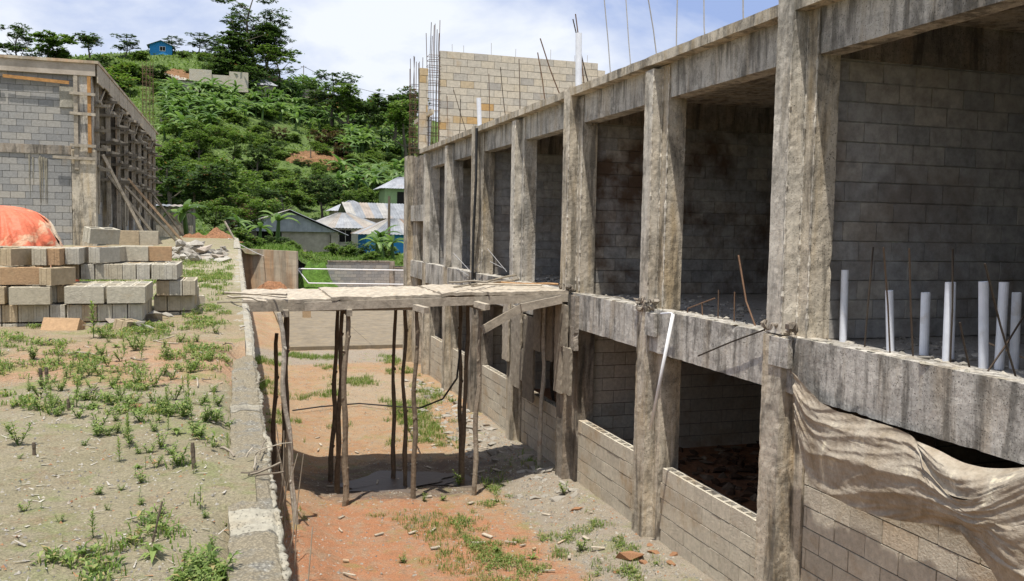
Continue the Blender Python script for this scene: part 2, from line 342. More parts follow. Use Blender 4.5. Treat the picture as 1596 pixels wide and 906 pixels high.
def bwall(mb, axis, a0, a1, b0, b1, z0, nc, tf=None, bl=.42, bh=.21, top=None, hollow=False, cut=None, ph=0):
    # masonry of separate blocks: the run goes along axis ('x' or 'y') from a0 to a1, its thickness is b0..b1
    def put_(p0, p1, q0, q1, zz0, zz1, t):
        if axis == 'x': mb.box(p0, p1, q0, q1, zz0, zz1, t)
        else: mb.box(q0, q1, p0, p1, zz0, zz1, t)
    for c in range(nc):
        e0, e1 = a0, a1
        if cut: e0, e1 = cut(c)
        x = a0-(bl*.5 if (c+ph) % 2 else 0)
        last = hollow and c == nc-1
        if not last: put_(e0+.004, e1-.004, b0+.012, b1-.012, z0+c*bh-(.0 if c else 0), z0+(c+1)*bh-.002-(.012 if c == nc-1 else 0), 0.)
        while x < e1-.02:
            p0, p1 = max(x, e0), min(x+bl, e1)
            if p1-p0 > .05:
                t = tf(c, x) if tf else rnd(.1, .85); j = rnd(-.004, .004)
                zz0, zz1 = z0+c*bh+.008, z0+(c+1)*bh-.004
                q0, q1, p0, p1 = b0+j, b1+j, p0+.006, p1-.006
                if last:
                    put_(p0, p1, q0, q0+.03, zz0, zz1, t); put_(p0, p1, q1-.03, q1, zz0, zz1, t)
                    for k in (0, .5, 1):
                        g = p0+(p1-p0-.03)*k; put_(g, g+.03, q0+.03, q1-.03, zz0, zz1-.004, t)
                    put_(p0, p1, q0+.031, q1-.031, zz0, zz0+.02, 0.)
                else: put_(p0, p1, q0, q1, zz0, zz1, t)
            x += bl

# ---------------------------------------------------------------- terrain
def lerp_tab(t, x):
    if x <= t[0][0]: return t[0][1]
    for (a, b), (c, d) in zip(t, t[1:]):
        if x <= c: return b+(d-b)*(x-a)/(c-a)
    return t[-1][1]
def sm(a, b, x): x = max(0, min(1, (x-a)/(b-a))); return x*x*(3-2*x)
def terrace_z(x, y):
    z = lerp_tab([(-6, -1.42), (4, -1.42), (7.5, -1.33), (10, -1.17), (14, -1.16), (24, -.92), (32, -.75), (56, -.78)], y)
    z += .13*math.exp(-((x+2.6)/1.5)**2-((y-5.2)/1.7)**2)
    z += .035*noise.noise(Vector((x*.9, y*.9, 0)))+.014*noise.noise(Vector((x*4, y*4, 3)))+.008*noise.noise(Vector((x*13, y*13, 3)))
    z += .04*sm(4.35, 4.6, y)*sm(5.9, 5.2, y)*sm(-.6, -.1, x)
    if x > -.2 and y < 9.6: z -= .09*sm(-.11, -.04, x-.05*noise.noise(Vector((y*3.5, 1, 0)))-.04*noise.noise(Vector((y*13, 1, 0))))*sm(9.6, 9.0, y)*(1-sm(4.35, 4.5, y)*sm(5.6, 5.2, y))
    return z
def trench_z(x, y):
    z = -4.3+.05*noise.noise(Vector((x*.7, y*.5, 7)))+.02*noise.noise(Vector((x*3, y*3, 1)))+.01*noise.noise(Vector((x*11, y*11, 1)))
    z += .16*sm(4.3, 5.3, x)*sm(28, 8, y)-.08*math.exp(-((y-14.7)/1.4)**2)*sm(5, 3.5, x)+.22*sm(1.5, .6, x)
    return z
g = MB()
ys = [-6+i*.5 for i in range(14)]+[1+i*.11 for i in range(130)]+[15.4+i*.45 for i in range(92)]
xs = [-45+i*1.5 for i in range(25)]+[-8.2+i*.24 for i in range(19)]+[-3.7+i*.09 for i in range(43)]+[.1]
xs = sorted(set(xs)); 
vs = [(x, y, terrace_z(x, y)) for y in ys for x in xs]; nx = len(xs)
g.add(vs, [(j*nx+i, j*nx+i+1, (j+1)*nx+i+1, (j+1)*nx+i) for j in range(len(ys)-1) for i in range(nx-1)])
g.build('terrace_ground', 'soil_terrace', smooth=True, kind='structure')
g = MB()
xs = [.12+i*.1 for i in range(56)]+[5.8+i*1.2 for i in range(30)]; ys = [-6+i*.6 for i in range(18)]+[5+i*.12 for i in range(105)]+[17.7+i*.35 for i in range(122)]
vs = [(x, y, trench_z(x, y)) for y in ys for x in xs]; nx = len(xs)
g.add(vs, [(j*nx+i, j*nx+i+1, (j+1)*nx+i+1, (j+1)*nx+i) for j in range(len(ys)-1) for i in range(nx-1)])
g.build('lower_ground', 'soil_trench', smooth=True, kind='structure')
MB().add([(-2500, -2500, -5.2), (2500, -2500, -5.2), (2500, 2500, -5.2), (-2500, 2500, -5.2)], [(0, 1, 2, 3)]).build('ground', 'hill_ground', kind='structure')
# hillside
PROF = [(0, 0), (95, 0), (110, 2.2), (130, 7.0), (180, 22.5), (220, 38.5), (245, 48.5), (262, 47), (420, 15), (700, -5)]
def vtop(u, v, d): r = ray(u, v); k = d/hypot(r.x, r.y); return r.z*k
RIDGE = [(-900, 170), (-300, 115), (0, 92), (150, 86), (250, 80), (330, 84), (400, 108), (440, 126), (480, 138), (550, 156), (620, 176), (700, 195), (1000, 230), (2500, 290)]
STAB = [(-900, .7), (-300, .9), (0, 1.0), (150, 1.03), (250, 1.07), (330, 1.03), (400, .93), (440, .86), (480, .81), (550, .74), (620, .68), (700, .62), (1000, .55), (2500, .4)]
def az_u(x, y):
    a = atan2(x, y)-YAW; a = max(-1.2, min(1.2, a)); return CX+FPX*tan(a)
def hill_z(x, y):
    d = hypot(x, y); u = az_u(x, y)
    zb = -.85-.8*sm(360, 385, u)-1.05*sm(455, 475, u)
    z = zb+lerp_tab(PROF, d)*max(.25, (vtop(u, lerp_tab(RIDGE, u), 245)-zb)/48.5)
    k = sm(100, 150, d)*sm(260, 225, d)
    return z+k*(2.2*noise.noise(Vector((x*.03, y*.03, 0)))+.9*noise.noise(Vector((x*.09, y*.09, 4))))*min(1, d/150)
def hfn(i, j):
    u = -1500+i*3300; a = math.atan((u-CX)/FPX)+YAW
    d0 = (50.6 if u < 462 else 60.35)/cos(a) if abs(a) < 1.1 else 110
    d = d0+(650-d0)*(j**1.7); x, y = d*sin(a), d*cos(a); return Vector((x, y, hill_z(x, y)))
MB().grid(hfn, 300, 130).build('hillside', 'hill_ground', smooth=True, kind='structure')
def hp(u, d): a = math.atan((u-CX)/FPX)+YAW; x, y = d*sin(a), d*cos(a); return Vector((x, y, hill_z(x, y)))
def vtop(u, v, d): r = ray(u, v); k = d/hypot(r.x, r.y); return r.z*k
def hv(u, v, lo=100, hi=262):     # distance where the slope is seen at row v
    best = None
    d = lo
    while d < hi:
        p = hp(u, d)
        if p.z >= vtop(u, v, d): return d
        d += 1.0
    return hi
# red cuts in the slope: their own patches of bare earth
def patch(u0, u1, v0, v1, name='dirt_bank', mat='red_earth', seed=0, lift=.5):
    g = MB()
    def fn(i, j):
        u = u0+(u1-u0)*i; e = (1-abs(2*i-1)**2.5); d0, d1 = hv(u, v1), hv(u, v0)
        dm = (d0+d1)/2; w = (d1-d0)/2*e*(1+.5*noise.noise(Vector((u*.09, j, seed))))
        d = dm+w*(2*j-1); p = hp(u, d); p.z += lift*(sin(pi*j)**.5 if 0 < j < 1 else -1)*e+.25*noise.noise(p*.8) - (.4 if e < .05 else 0); return p
    return g.grid(fn, 36, 8).build(name, mat, kind='structure')
patch(438, 546, 236, 262, seed=1); patch(250, 312, 108, 132, seed=2); patch(486, 580, 262, 268, seed=3); patch(540, 575, 188, 196, seed=5)
patch(375, 445, 108, 136, 'grass_slope', 'grass_bank', 6, .5); patch(420, 440, 122, 140, seed=7); patch(545, 570, 275, 286, seed=8)

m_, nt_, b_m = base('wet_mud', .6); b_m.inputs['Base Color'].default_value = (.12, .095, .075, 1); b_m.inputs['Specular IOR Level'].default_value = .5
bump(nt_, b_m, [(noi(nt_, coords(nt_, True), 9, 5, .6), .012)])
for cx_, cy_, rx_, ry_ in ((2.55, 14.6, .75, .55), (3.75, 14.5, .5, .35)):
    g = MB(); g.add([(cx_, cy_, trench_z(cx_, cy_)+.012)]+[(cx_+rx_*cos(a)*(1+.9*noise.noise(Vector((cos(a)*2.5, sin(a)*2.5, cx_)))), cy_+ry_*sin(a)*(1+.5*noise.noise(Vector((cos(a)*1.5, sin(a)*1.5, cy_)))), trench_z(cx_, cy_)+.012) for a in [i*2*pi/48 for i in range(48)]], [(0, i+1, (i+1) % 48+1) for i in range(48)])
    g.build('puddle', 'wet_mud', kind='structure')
# ---------------------------------------------------------------- concrete court at the far end of the trench
g = MB()
for i, (x0, x1) in enumerate([(1.8, 4.6), (4.612, 9.0), (9.012, 14)]):
    for y0, y1 in [(30.6, 36.4), (36.412, 43), (43.012, 50)]:
        g.box(x0, x1, y0, y1, -4.5, -4.16)
g.build('concrete_court', 'concrete_slab', kind='structure')

# ================================================================ the unfinished building on the right
YF = [4.45, 7.71, 10.75, 13.68, 16.66, 19.58, 22.44, 25.11]      # far edge of each column
B = empty('unfinished_building', (5.24, 4, -4.3), label='long unfinished two storey concrete building with bare columns and open bays along the trench', cat='building')
def part(mb, name, mat, parent=B, label=None, smooth=False):
    o = mb.build(name, mat, smooth=smooth); put(o, parent)
    if label: o['label'] = label
    return o
PALE = {1, 2, 3, 4}
COLMAT = ['concrete_tan', 'concrete_tan', 'concrete_tan', 'concrete_tan', 'concrete_grey', 'concrete_tan', 'concrete_grey', 'concrete_grey']
for k, y in enumerate(YF):
    g = MB(); st = .055 if k < 4 else .09
    tall = {1: 2.9, 3: 2.33, 5: 2.33}.get(k, 2.13)
    xf = 5.20 if k in (1, 3, 5) else 5.24
    jx = .012*((k*7) % 3-1)
    g.rbox(xf, 5.39, y-.27+jx, y-.006, -1.0, tall, st, .012, .022, k*3.1)
    part(g, 'pilaster', 'concrete_tan' if k in (3, 5) else 'concrete_pale')
    g = MB().rbox(5.372, 5.63, y-.44, y, -1.03, 2.17 if k != 1 else 2.9, st, .012, .022, k*5.3); part(g, 'column', COLMAT[k])
    if k < 6:      # mortar squeezed out of the formwork joints
        for sx, sy in ((xf-.002, y-.268+jx), (5.368, y-.442), (5.366, y-.285+jx)):
            g = MB(); n_ = 60; g.tube([Vector((sx+.006*noise.noise(Vector((i*.9, k, sy))), sy+.008*noise.noise(Vector((i*.7, 3, k))), -.98+(2.13+.98)*i/n_)) for i in range(n_+1)], [max(.002, .009+.016*noise.noise(Vector((i*.8, k*3, sx*9)))) for i in range(n_+1)], 5); part(g, 'mortar_seam', 'concrete_pale')
    g = MB()
    g.rbox(xf-.01, 5.39, y-.30, y+.02, -4.75, -1.02, st, .016, .03, k*2.1+40)
    g.rbox(5.375, 5.66, y-.46, y+.006, -4.75, -1.04, st, .014, .025, k*1.7+60)
    part(g, 'column', 'concrete_dark' if k in (3, 5) else 'concrete_tan')
for k in range(7):
    y0, y1 = YF[k]-.002, YF[k+1]-.438; st = .07 if k < 3 else .1
    part(MB().rbox(5.388, 5.62, y0-.03, y1+.03, 1.74, 2.185, st, .007, .018, k*7.7), 'roof_beam', 'concrete_grey')
    g = MB().rbox(5.262, 5.48, y0-.01, y1+.16, -1.58, -1.015, st, .014, .028, k*3.3+90)
    part(g, 'floor_beam', 'concrete_grey')
    # ragged line of mortar left along the slab edge
    g = MB()
    yy = y0+.05
    while yy < y1:
        l = rnd(.05, .18); g = MB().blob((5.28+rnd(0, .05), yy, -1.01), (rnd(.015, .035), l*.5, rnd(.006, .014)), 1, .5, seed=yy); yy += l+rnd(.02, .5)
        if k < 4: part(g, 'mortar_lump', 'concrete_coping')
part(MB().rbox(5.215, 12.5, 3.9, 7.52, 2.18, 2.30, .1, .008, .03, 1), 'roof_slab', 'concrete_tan')
part(MB().rbox(5.215, 12.5, 7.53, 25.6, 2.18, 2.30, .1, .010, .035, 2), 'roof_slab', 'concrete_tan')
part(MB().rbox(5.46, 12.5, 3.9, 28.0, -1.24, -1.06, .25, .008, .01, 3), 'floor_slab', 'dust_floor')
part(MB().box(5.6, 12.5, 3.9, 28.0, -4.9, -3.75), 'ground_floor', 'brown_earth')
for i, (yw, tn) in enumerate([(7.40, 0), (13.36, 1), (19.26, 1), (24.75, 1)]):
    g = MB(); bwall(g, 'x', 5.64, 10.4, yw, yw+.15, -1.055, 15, lambda c, x: rnd(.05, 1), .41, .199)
    o = part(g, 'partition_wall', 'block_stained' if i == 1 else 'block_room')
    part(MB().rbox(5.62, 10.4, yw-.03, yw+.22, 1.75, 2.2, .15, .006, .01, i*9), 'roof_beam', 'concrete_dark')
    g = MB(); bwall(g, 'x', 5.67, 10.4, yw, yw+.15, -3.76, 10, lambda c, x: rnd(.2, .93), .42, .2155)
    part(g, 'partition_wall', 'block_wall_tan')
g = MB(); bwall(g, 'y', 3.9, 28, 10.41, 10.56, -3.76, 27, lambda c, x: rnd(.05, 1), .42, .2155); part(g, 'back_wall', 'block_room')
g = MB(); bwall(g, 'x', 5.64, 10.4, 3.75, 3.9, -3.76, 27, lambda c, x: rnd(.05, 1), .42, .2155); part(g, 'end_wall', 'block_room')
for k in range(7):
    y0, y1 = YF[k]+.008, YF[k+1]-.468
    g = MB(); bwall(g, 'y', y0, y1, 5.40, 5.55, -4.81, 12 if k == 0 else 8, lambda c, x: rnd(.3, .93) if random.random() > .02 else .93, .42, .2115, hollow=True, ph=k)
    part(g, 'low_block_wall', 'block_wall_tan')
# far end bay: stub column, lintel and rough infill
part(MB().rbox(5.25, 5.50, 27.55, 28.2, -4.5, 2.27, .1, .012, .03, 11), 'column', 'concrete_tan')
part(MB().rbox(5.34, 5.60, 25.12, 27.54, .2, .69, .1, .008, .02, 12), 'lintel', 'concrete_grey')
part(MB().rbox(5.42, 5.60, 25.12, 27.54, .70, 2.2, .07, .04, .04, 13), 'rough_infill', 'concrete_dark')
part(MB().rbox(5.42, 5.62, 26.9, 27.54, -4.4, .2, .1, .01, .02, 14), 'door_jamb', 'concrete_tan')
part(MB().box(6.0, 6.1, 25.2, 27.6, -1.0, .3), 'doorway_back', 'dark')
part(MB().rbox(5.35, 5.55, 25.12, 27.54, -1.55, -1.03, .1, .01, .02, 15), 'floor_beam', 'concrete_grey')
# plaster collars and drips on the columns at floor level
for k in (1, 2, 3):
    y = YF[k]; g = MB()
    for i in range(26):
        g.blob((rnd(5.19, 5.30), y-rnd(-.04, .46), -1.0+rnd(-.05, .12)), (rnd(.02, .05), rnd(.02, .06), rnd(.02, .06)), 1, .5, seed=i+k)
    part(g, 'mortar_spill', 'concrete_dark')
part(MB().rbox(5.17, 5.23, 7.28, 7.6, -1.32, -1.03, .05, .01, .02, 21), 'form_patch', 'concrete_grey')
part(MB().rbox(5.19, 5.262, 12.95, 13.35, -1.93, -1.05, .05, .012, .05, 22), 'form_patch', 'concrete_dark')
part(MB().rbox(5.19, 5.24, 10.18, 10.44, -1.36, -1.06, .05, .01, .03, 23), 'form_patch', 'concrete_grey')

# block stair tower on the roof
TW = empty('stair_tower', (5.8, 25.6, 2.3), label='raised cream block wall of the stairwell standing on the far end of the flat roof', cat='block wall')
g = MB()
def tcut(c): return (5.80, 11.2-.21*0) if c < 12 else (5.80, {12: 11.1, 13: 10.85}.get(c, 10.85))
def ttint(c, x):
    if c <= 5 and x < 8.0 and random.random() < .35: return rnd(.84, .95)
    return rnd(.84, .97) if random.random() < .04 else (rnd(.15, .25) if random.random() < .08 else rnd(.3, .82))
bwall(g, 'x', 5.80, 11.2, 25.61, 25.76, 2.29, 14, ttint, .42, .2095, cut=tcut)
part(g, 'front_wall', 'block_cream', TW)
g = MB(); bwall(g, 'x', 5.19, 5.46, 25.61, 25.76, 2.31, 11, ttint, .42, .2155); part(g, 'pier_wall', 'block_cream', TW)
g = MB(); bwall(g, 'y', 25.77, 29.0, 11.03, 11.18, 2.29, 12, ttint, .42, .2095); part(g, 'side_wall', 'block_cream', TW)
for x in (6.2, 6.55, 7.4, 8.15, 9.3, 10.1, 10.5):
    z = rnd(5.4, 5.6); put(MB().tube([(x, 25.69, 4.6), (x+rnd(-.02, .02), 25.69, z)], .008, 5).build('starter_bar', 'steel_light'), TW)

def cage(cx, cy, w, d, z0, zt, zs, mat, label, step=.16):
    o = empty('rebar_cage', (cx, cy, z0), label=label, cat='rebar cage', group='rebar cages of unfinished columns')
    for i in range(4):
        for j in range(2):
            x, y = cx-w/2+w*i/3, cy-d/2+d*j
            put(MB().tube([(x, y, z0), (x+rnd(-.02, .02), y, (z0+zt)/2), (x+rnd(-.05, .05), y, zt-rnd(0, .5))], .011, 5, rnd(0, 1)).build('bar', mat), o)
    z = z0+.1
    while z < zs:
        zz = z+rnd(-.03, .03); x0, x1, y0, y1 = cx-w/2-.01-rnd(0, .05), cx+w/2+.01+rnd(0, .05), cy-d/2-.01, cy+d/2+.01
        t = rnd(-.015, .015)
        put(MB().tube([(x0, y0, zz), (x1, y0, zz+t), (x1, y1, zz+t), (x0, y1, zz), (x0, y0, zz)], .008, 4, rnd(0, 1)).build('tie', mat), o)
        z += step*rnd(.6, 1.3)
    return o
cage(5.63, 25.75, .30, .3, 2.3, 6.15, 5.1, 'rebar', 'tall rusty rebar cage rising beside the left edge of the roof block wall')
cage(5.55, 27.95, .34, .3, 2.27, 5.5, 4.6, 'rebar', 'thinner rebar cage rising from the low far end column')

# ================================================================ left building under formwork
LB = empty('block_building', (-4.3, 31, -.7), label='grey block building with timber formwork down its side behind the block pile', cat='building')
g = MB(); bwall(g, 'x', -13, -4.82, 31.0, 31.15, 2.32, 11, lambda c, x: rnd(.1, .9), .42, .2125); part(g, 'end_wall', 'block_grey', LB, 'upper grey block wall')
g = MB(); bwall(g, 'x', -13, -4.95, 31.0, 31.15, -1.0, 15, lambda c, x: rnd(.1, .8) if random.random() > .1 else 1., .42, .2125); part(g, 'end_wall', 'block_grey', LB, 'lower grey block wall with white lime runs')
part(MB().rbox(-13, -4.94, 30.96, 31.14, 2.12, 2.40, .12, .02, .03, 31), 'floor_band', 'concrete_dark', LB)
part(MB().rbox(-4.93, -4.24, 30.9, 31.3, -1.0, 2.3, .1, .012, .03, 32), 'corner_column', 'concrete_tan', LB)
g = MB().rbox(-4.84, -4.30, 30.93, 31.2, 2.3, 4.72, .1, .015, .03, 33); part(g, 'corner_column', 'concrete_grey', LB)
g = MB().rbox(-5.25, -4.83, 30.94, 31.0, 3.6, 4.25, .1, .015, .05, 33); part(g, 'mortar_patch', 'concrete_coping', LB)
part(MB().box(-13.2, -4.2, 30.86, 30.93, 4.62, 5.0, .8), 'fascia_board', 'plaster', LB)
part(MB().box(-13.4, -4.1, 30.8, 54, 5.0, 5.09, .6), 'roof_deck', 'concrete_far', LB)
for x0, x1, z, t in [(-9, -6.9, 4.50, 1.), (-6.8, -4.95, 4.40, 1.)]:
    part(MB().beam((x0, 30.84, z+.05), (x1, 30.84, z-.04), .04, .1, t, Vector((0, 0, 1))), 'batten', 'wood', LB)
for i in range(13):                                           # lime runs on the lower wall
    cxx = random.choice([-6.1, -5.75, -7.3, -5.6]); x = cxx+rnd(-.12, .12); zt = 2.12+rnd(-.2, 0); l = rnd(.6, 1.7)
    part(MB().tube([(x, 30.985, zt), (x+rnd(-.01, .01), 30.985, zt-l*.5), (x, 30.99, zt-l)], [.028, .014, .004], 5), 'lime_run', 'lime_patch', LB)
# corner formwork
part(MB().box(-4.84, -4.72, 30.86, 30.925, 1.65, 4.6, .6), 'form_board', 'wood', LB)
part(MB().box(-4.44, -4.34, 30.86, 30.925, 2.2, 4.6, 1.), 'form_board', 'wood', LB)
for z in (4.05, 3.42, 2.42, 2.02):
    part(MB().beam((-4.95-(.5 if z < 2.2 else 0), 30.82, z), (-4.2, 30.82, z-.02), .05, .09, rnd(.5, .8)), 'clamp_board', 'wood', LB)
# long side: columns, dark bays, eave panels and clamps
part(MB().box(-7.5, -7.4, 31.3, 53.5, -1, 5.0), 'inner_wall', 'block_grey', LB)
SY = [31.9, 34.6, 37.3, 40, 42.7, 45.4, 48.1, 50.8, 53.3]
for k, y in enumerate(SY):
    part(MB().rbox(-4.72, -4.35, y-.25, y+.25, -1.0, 4.8, .15, .01, .03, 50+k), 'column', 'concrete_tan' if k % 2 else 'concrete_dark', LB)
    for dy in (-.34, -.1, .16, .36):
        z0 = rnd(-.2, 2.2); part(MB().box(-4.34, -4.30, y+dy-.09, y+dy+.09, z0, rnd(4.2, 4.7), rnd(.35, .95)), 'form_board', 'wood', LB)
    part(MB().box(-4.29, -4.2, y-.40, y-.33, rnd(-.5, .6), 4.75, rnd(.6, .9)), 'form_post', 'wood', LB)
    for z in (4.35, 3.75, 3.0, 2.35, 1.7):
        if k == 0 and z > 4.2: continue
        zz = z+rnd(-.12, .12); part(MB().beam((-4.23+rnd(0, .15), y-rnd(.5, .7), zz), (-4.23+rnd(0, .2), y+rnd(.5, .8), zz+rnd(-.05, .05)), .07, .09, rnd(.2, .85)), 'clamp_board', 'wood', LB)
        part(MB().beam((-4.75, y-.46, zz-.1), (-3.85, y-.46, zz-.1), .06, .09, rnd(.0, .6)), 'clamp_board', 'wood', LB)
    if k < 8:
        y1 = SY[k+1]
        part(MB().box(-4.16, -4.12, y-1.0, y+.3, 4.42+rnd(-.05, .05), 4.98, rnd(.6, .9)), 'eave_panel', 'wood', LB)
        part(MB().box(-4.16, -4.12, y+.34, y+1.6, 4.45+rnd(-.08, .05), 4.98, rnd(.6, .9)), 'eave_panel', 'wood', LB)
        g = MB(); bwall(g, 'y', y+.27, y1-.27, -4.62, -4.5, -1.0, 8, lambda c, x: rnd(.1, .9), .42, .2125); part(g, 'infill_wall', 'block_grey', LB)
        part(MB().rbox(-4.6, -4.4, y+.2, y1-.2, 4.3, 4.9, .2, .01, .02, k), 'edge_beam', 'concrete_dark', LB)
        part(MB().beam((-4.3, y+.4, 3.9), (-4.2, y+1.3, 4.6), .05, .08, .5), 'strut', 'wood', LB)
for i, (x, y, zt, bx, by, t) in enumerate([(-4.1, 31.5, 2.2, -2.75, 32.3, .75), (-4.15, 33.2, 1.6, -2.5, 34.3, .3), (-4.05, 38.0, 1.75, -2.0, 39.0, .8), (-4.0, 36.5, 1.4, -2.2, 38.8, .4), (-4.15, 50, 1.6, -2.6, 51.6, .1), (-4.1, 51.2, 1.2, -2.1, 53.2, .7)]):
    MB().beam((x, y, zt), (bx, by, -.85), .06, .09, t+.15).build('prop_timber', 'wood', label='%s leaning timber prop along the formwork side, counted from the near corner' % ORD[i], cat='timber prop', group='timber props against the formwork building')
cg = cage(-4.75, 55.2, .55, .5, 3.0, 9.4, 9.0, 'rebar', 'dark rusty rebar cage standing behind the formwork building', .22)
part(MB().rbox(-5.05, -4.45, 54.9, 55.5, -1.1, 3.0, .2, .01, .03, 77), 'column_stub', 'concrete_dark', cg)
# ================================================================ retaining wall of the terrace
RW = empty('retaining_wall', (.1, 4, -4.3), label='low retaining wall with rough pebbly coping along the terrace edge', cat='retaining wall')
def rwx(y): return .21+.0*y
g = MB().rbox(-.02, .20, -4, 50, -4.9, -1.75, .6, .02, .02, 5); part(g, 'wall_face', 'concrete_far', RW)
def cop(y0, y1, tp, mat, sd, dz=0):
    def zz(y): return terrace_z(-.25, y)*.2+.8*(-1.405+.012*max(0, y-5))
    zq = lambda y: zz(y)*(1-sm(9, 10, y))+(terrace_z(0, y)-.01)*sm(9, 10, y)
    n = max(2, int((y1-y0)/.05)); g = MB(); prof = [(-.035, -.4), (-.03, 0), (.06, .008), (.17, .0), (.2, -.03), (.205, -.5)]
    def fn(i, j):
        y = y0+(y1-y0)*j; k = min(len(prof)-2, int(i*(len(prof)-1))); f = i*(len(prof)-1)-k
        px = prof[k][0]*(1-f)+prof[k+1][0]*f; pz = prof[k][1]*(1-f)+prof[k+1][1]*f
        w = noise.noise_vector(Vector((px*9, y*4, 0)))*.014+noise.noise_vector(Vector((px*30, y*15, 0)))*.010
        sc = .022*max(0, sin(y*16+sin(y*3)))*(1 if i > .75 else 0)
        return Vector((px+w.x-sc, y+w.y, zq(y)+pz+w.z+dz))
    g.grid(fn, 20, n); return part(g, 'coping', mat, RW, smooth=False)
for yy in [2.2+.105*i+rnd(-.02, .02) for i in range(70)]:
    part(MB().blob((.185+.05*noise.noise(Vector((yy*2, 0, 0))), yy, -1.425+.012*max(0, yy-5)), (rnd(.018, .026), rnd(.05, .075), rnd(.014, .022)), 2, .4, seed=yy*3), 'mortar_lump', 'lime_patch', RW, smooth=True)
cop(2.0, 4.05, 0, 'pebble_coping', 1); cop(4.05, 4.4, 0, 'lime_patch', 2, .001); cop(4.4, 6.6, 0, 'pebble_coping', 3)
cop(6.6, 6.85, 0, 'lime_patch', 4, .003); cop(6.85, 9.2, 0, 'pebble_coping', 5); cop(9.2, 30, 0, 'concrete_coping', 6, -.0)
cop(30, 50, 0, 'concrete_coping', 7, .03)
# far tan wall closing the terrace
p0, p1 = aY(366, 387, 51.5), aY(462, 392, 49.5)
g = MB()
d = (p1-p0); 
def tw(i, j): q = p0+d*i; return Vector((q.x, q.y, -4.6+(q.z+4.6)*j))
g.grid(tw, 12, 6); n_ = Vector((d.y, -d.x, 0)).normalized()*-.2
g.grid(lambda i, j: tw(1-i, j)+n_, 12, 6); g.add([tw(0, 1), tw(1, 1), tw(1, 1)+n_, tw(0, 1)+n_], [(0, 1, 2, 3)]); g.add([tw(1, 0), tw(1, 0)+n_, tw(1, 1)+n_, tw(1, 1)], [(0, 1, 2, 3)])
o = g.build('concrete_wall', 'concrete_far', label='plain tan concrete wall with rust stains at the end of the terrace', cat='wall')
# grey block wall behind the court
FW = empty('block_fence_wall', (5, 60, -4.3), label='grey block fence wall below the grassy bank behind the court', cat='block wall')
g = MB(); bwall(g, 'x', 3.3, 10.2, 60, 60.15, -4.3, 7, lambda c, x: rnd(.1, .95)); part(g, 'wall', 'block_grey', FW)
g = MB(); bwall(g, 'x', 5.9, 10.2, 60, 60.15, -2.83, 2, lambda c, x: rnd(.1, .95), cut=lambda c: (5.6+.4*c, 10.2)); part(g, 'wall', 'block_grey', FW)
g = MB(); bwall(g, 'x', 10.55, 20, 60, 60.15, -4.3, 7, lambda c, x: rnd(.1, .95)); part(g, 'wall', 'block_grey', FW)
part(MB().rbox(10.2, 10.55, 59.95, 60.2, -4.4, -2.35, .2, .01, .02, 5), 'pillar', 'concrete_dark', FW)
part(MB().rbox(6.0, 10.2, 59.95, 60.22, -2.41, -2.32, .2, .01, .02, 5), 'cap', 'concrete_dark', FW)
part(MB().rbox(10.55, 20, 59.95, 60.22, -2.83, -2.74, .2, .01, .02, 5), 'cap', 'concrete_dark', FW)
# white frame / rope in front of it
fr = empty('white_goal_frame', (6, 57.5, -4.2), label='thin white rail frame stretched in front of the grey block fence wall', cat='rail')
a, b_, c_, d_ = aY(463, 419, 57.5), aY(660, 422, 57.5), aY(481, 441.5, 57.2), aY(660, 444, 57.2)
for p, q in ((a, b_), (a, c_), (c_, d_)): part(MB().tube([p, q], .04, 6), 'rail', 'white_paint', fr)
p = aY(356, 372, 45)
MB().tube([p, p.lerp(a, .33)+Vector((0, 0, -.12)), p.lerp(a, .66)+Vector((0, 0, -.1)), a], .022, 5).build('white_cable', 'white_paint', label='white cable sagging from the terrace post to the far white frame', cat='cable')
MB().tube([aY(350, 345, 45.2), aY(372, 385, 45)], .05, 6, .8).build('leaning_post', 'pole_wood', label='grey wooden post leaning beside the terrace end', cat='post')
# soil heap at court edge
def heap(c, r, h, mat, name, n=26, seed=0, nois=.3):
    g = MB()
    def fn(i, j):
        a = 2*pi*i; q = j; x, y = c[0]+cos(a)*r[0]*q, c[1]+sin(a)*r[1]*q
        return Vector((x, y, c[2]-.12+h*(cos(pi*q)*.5+.5)*(1+nois*noise.noise(Vector((x*1.5, y*1.5, seed))))+.05*noise.noise(Vector((x*5, y*5, seed)))))
    g.grid(fn, n*2, n); return g.build(name, mat, smooth=True)
tag(heap((2.0, 50.0, -4.25), (2.2, 2.0), 1.25, 'brown_earth', 'soil_heap'), 'heap of dug red soil at the foot of the tan concrete wall', 'soil heap')
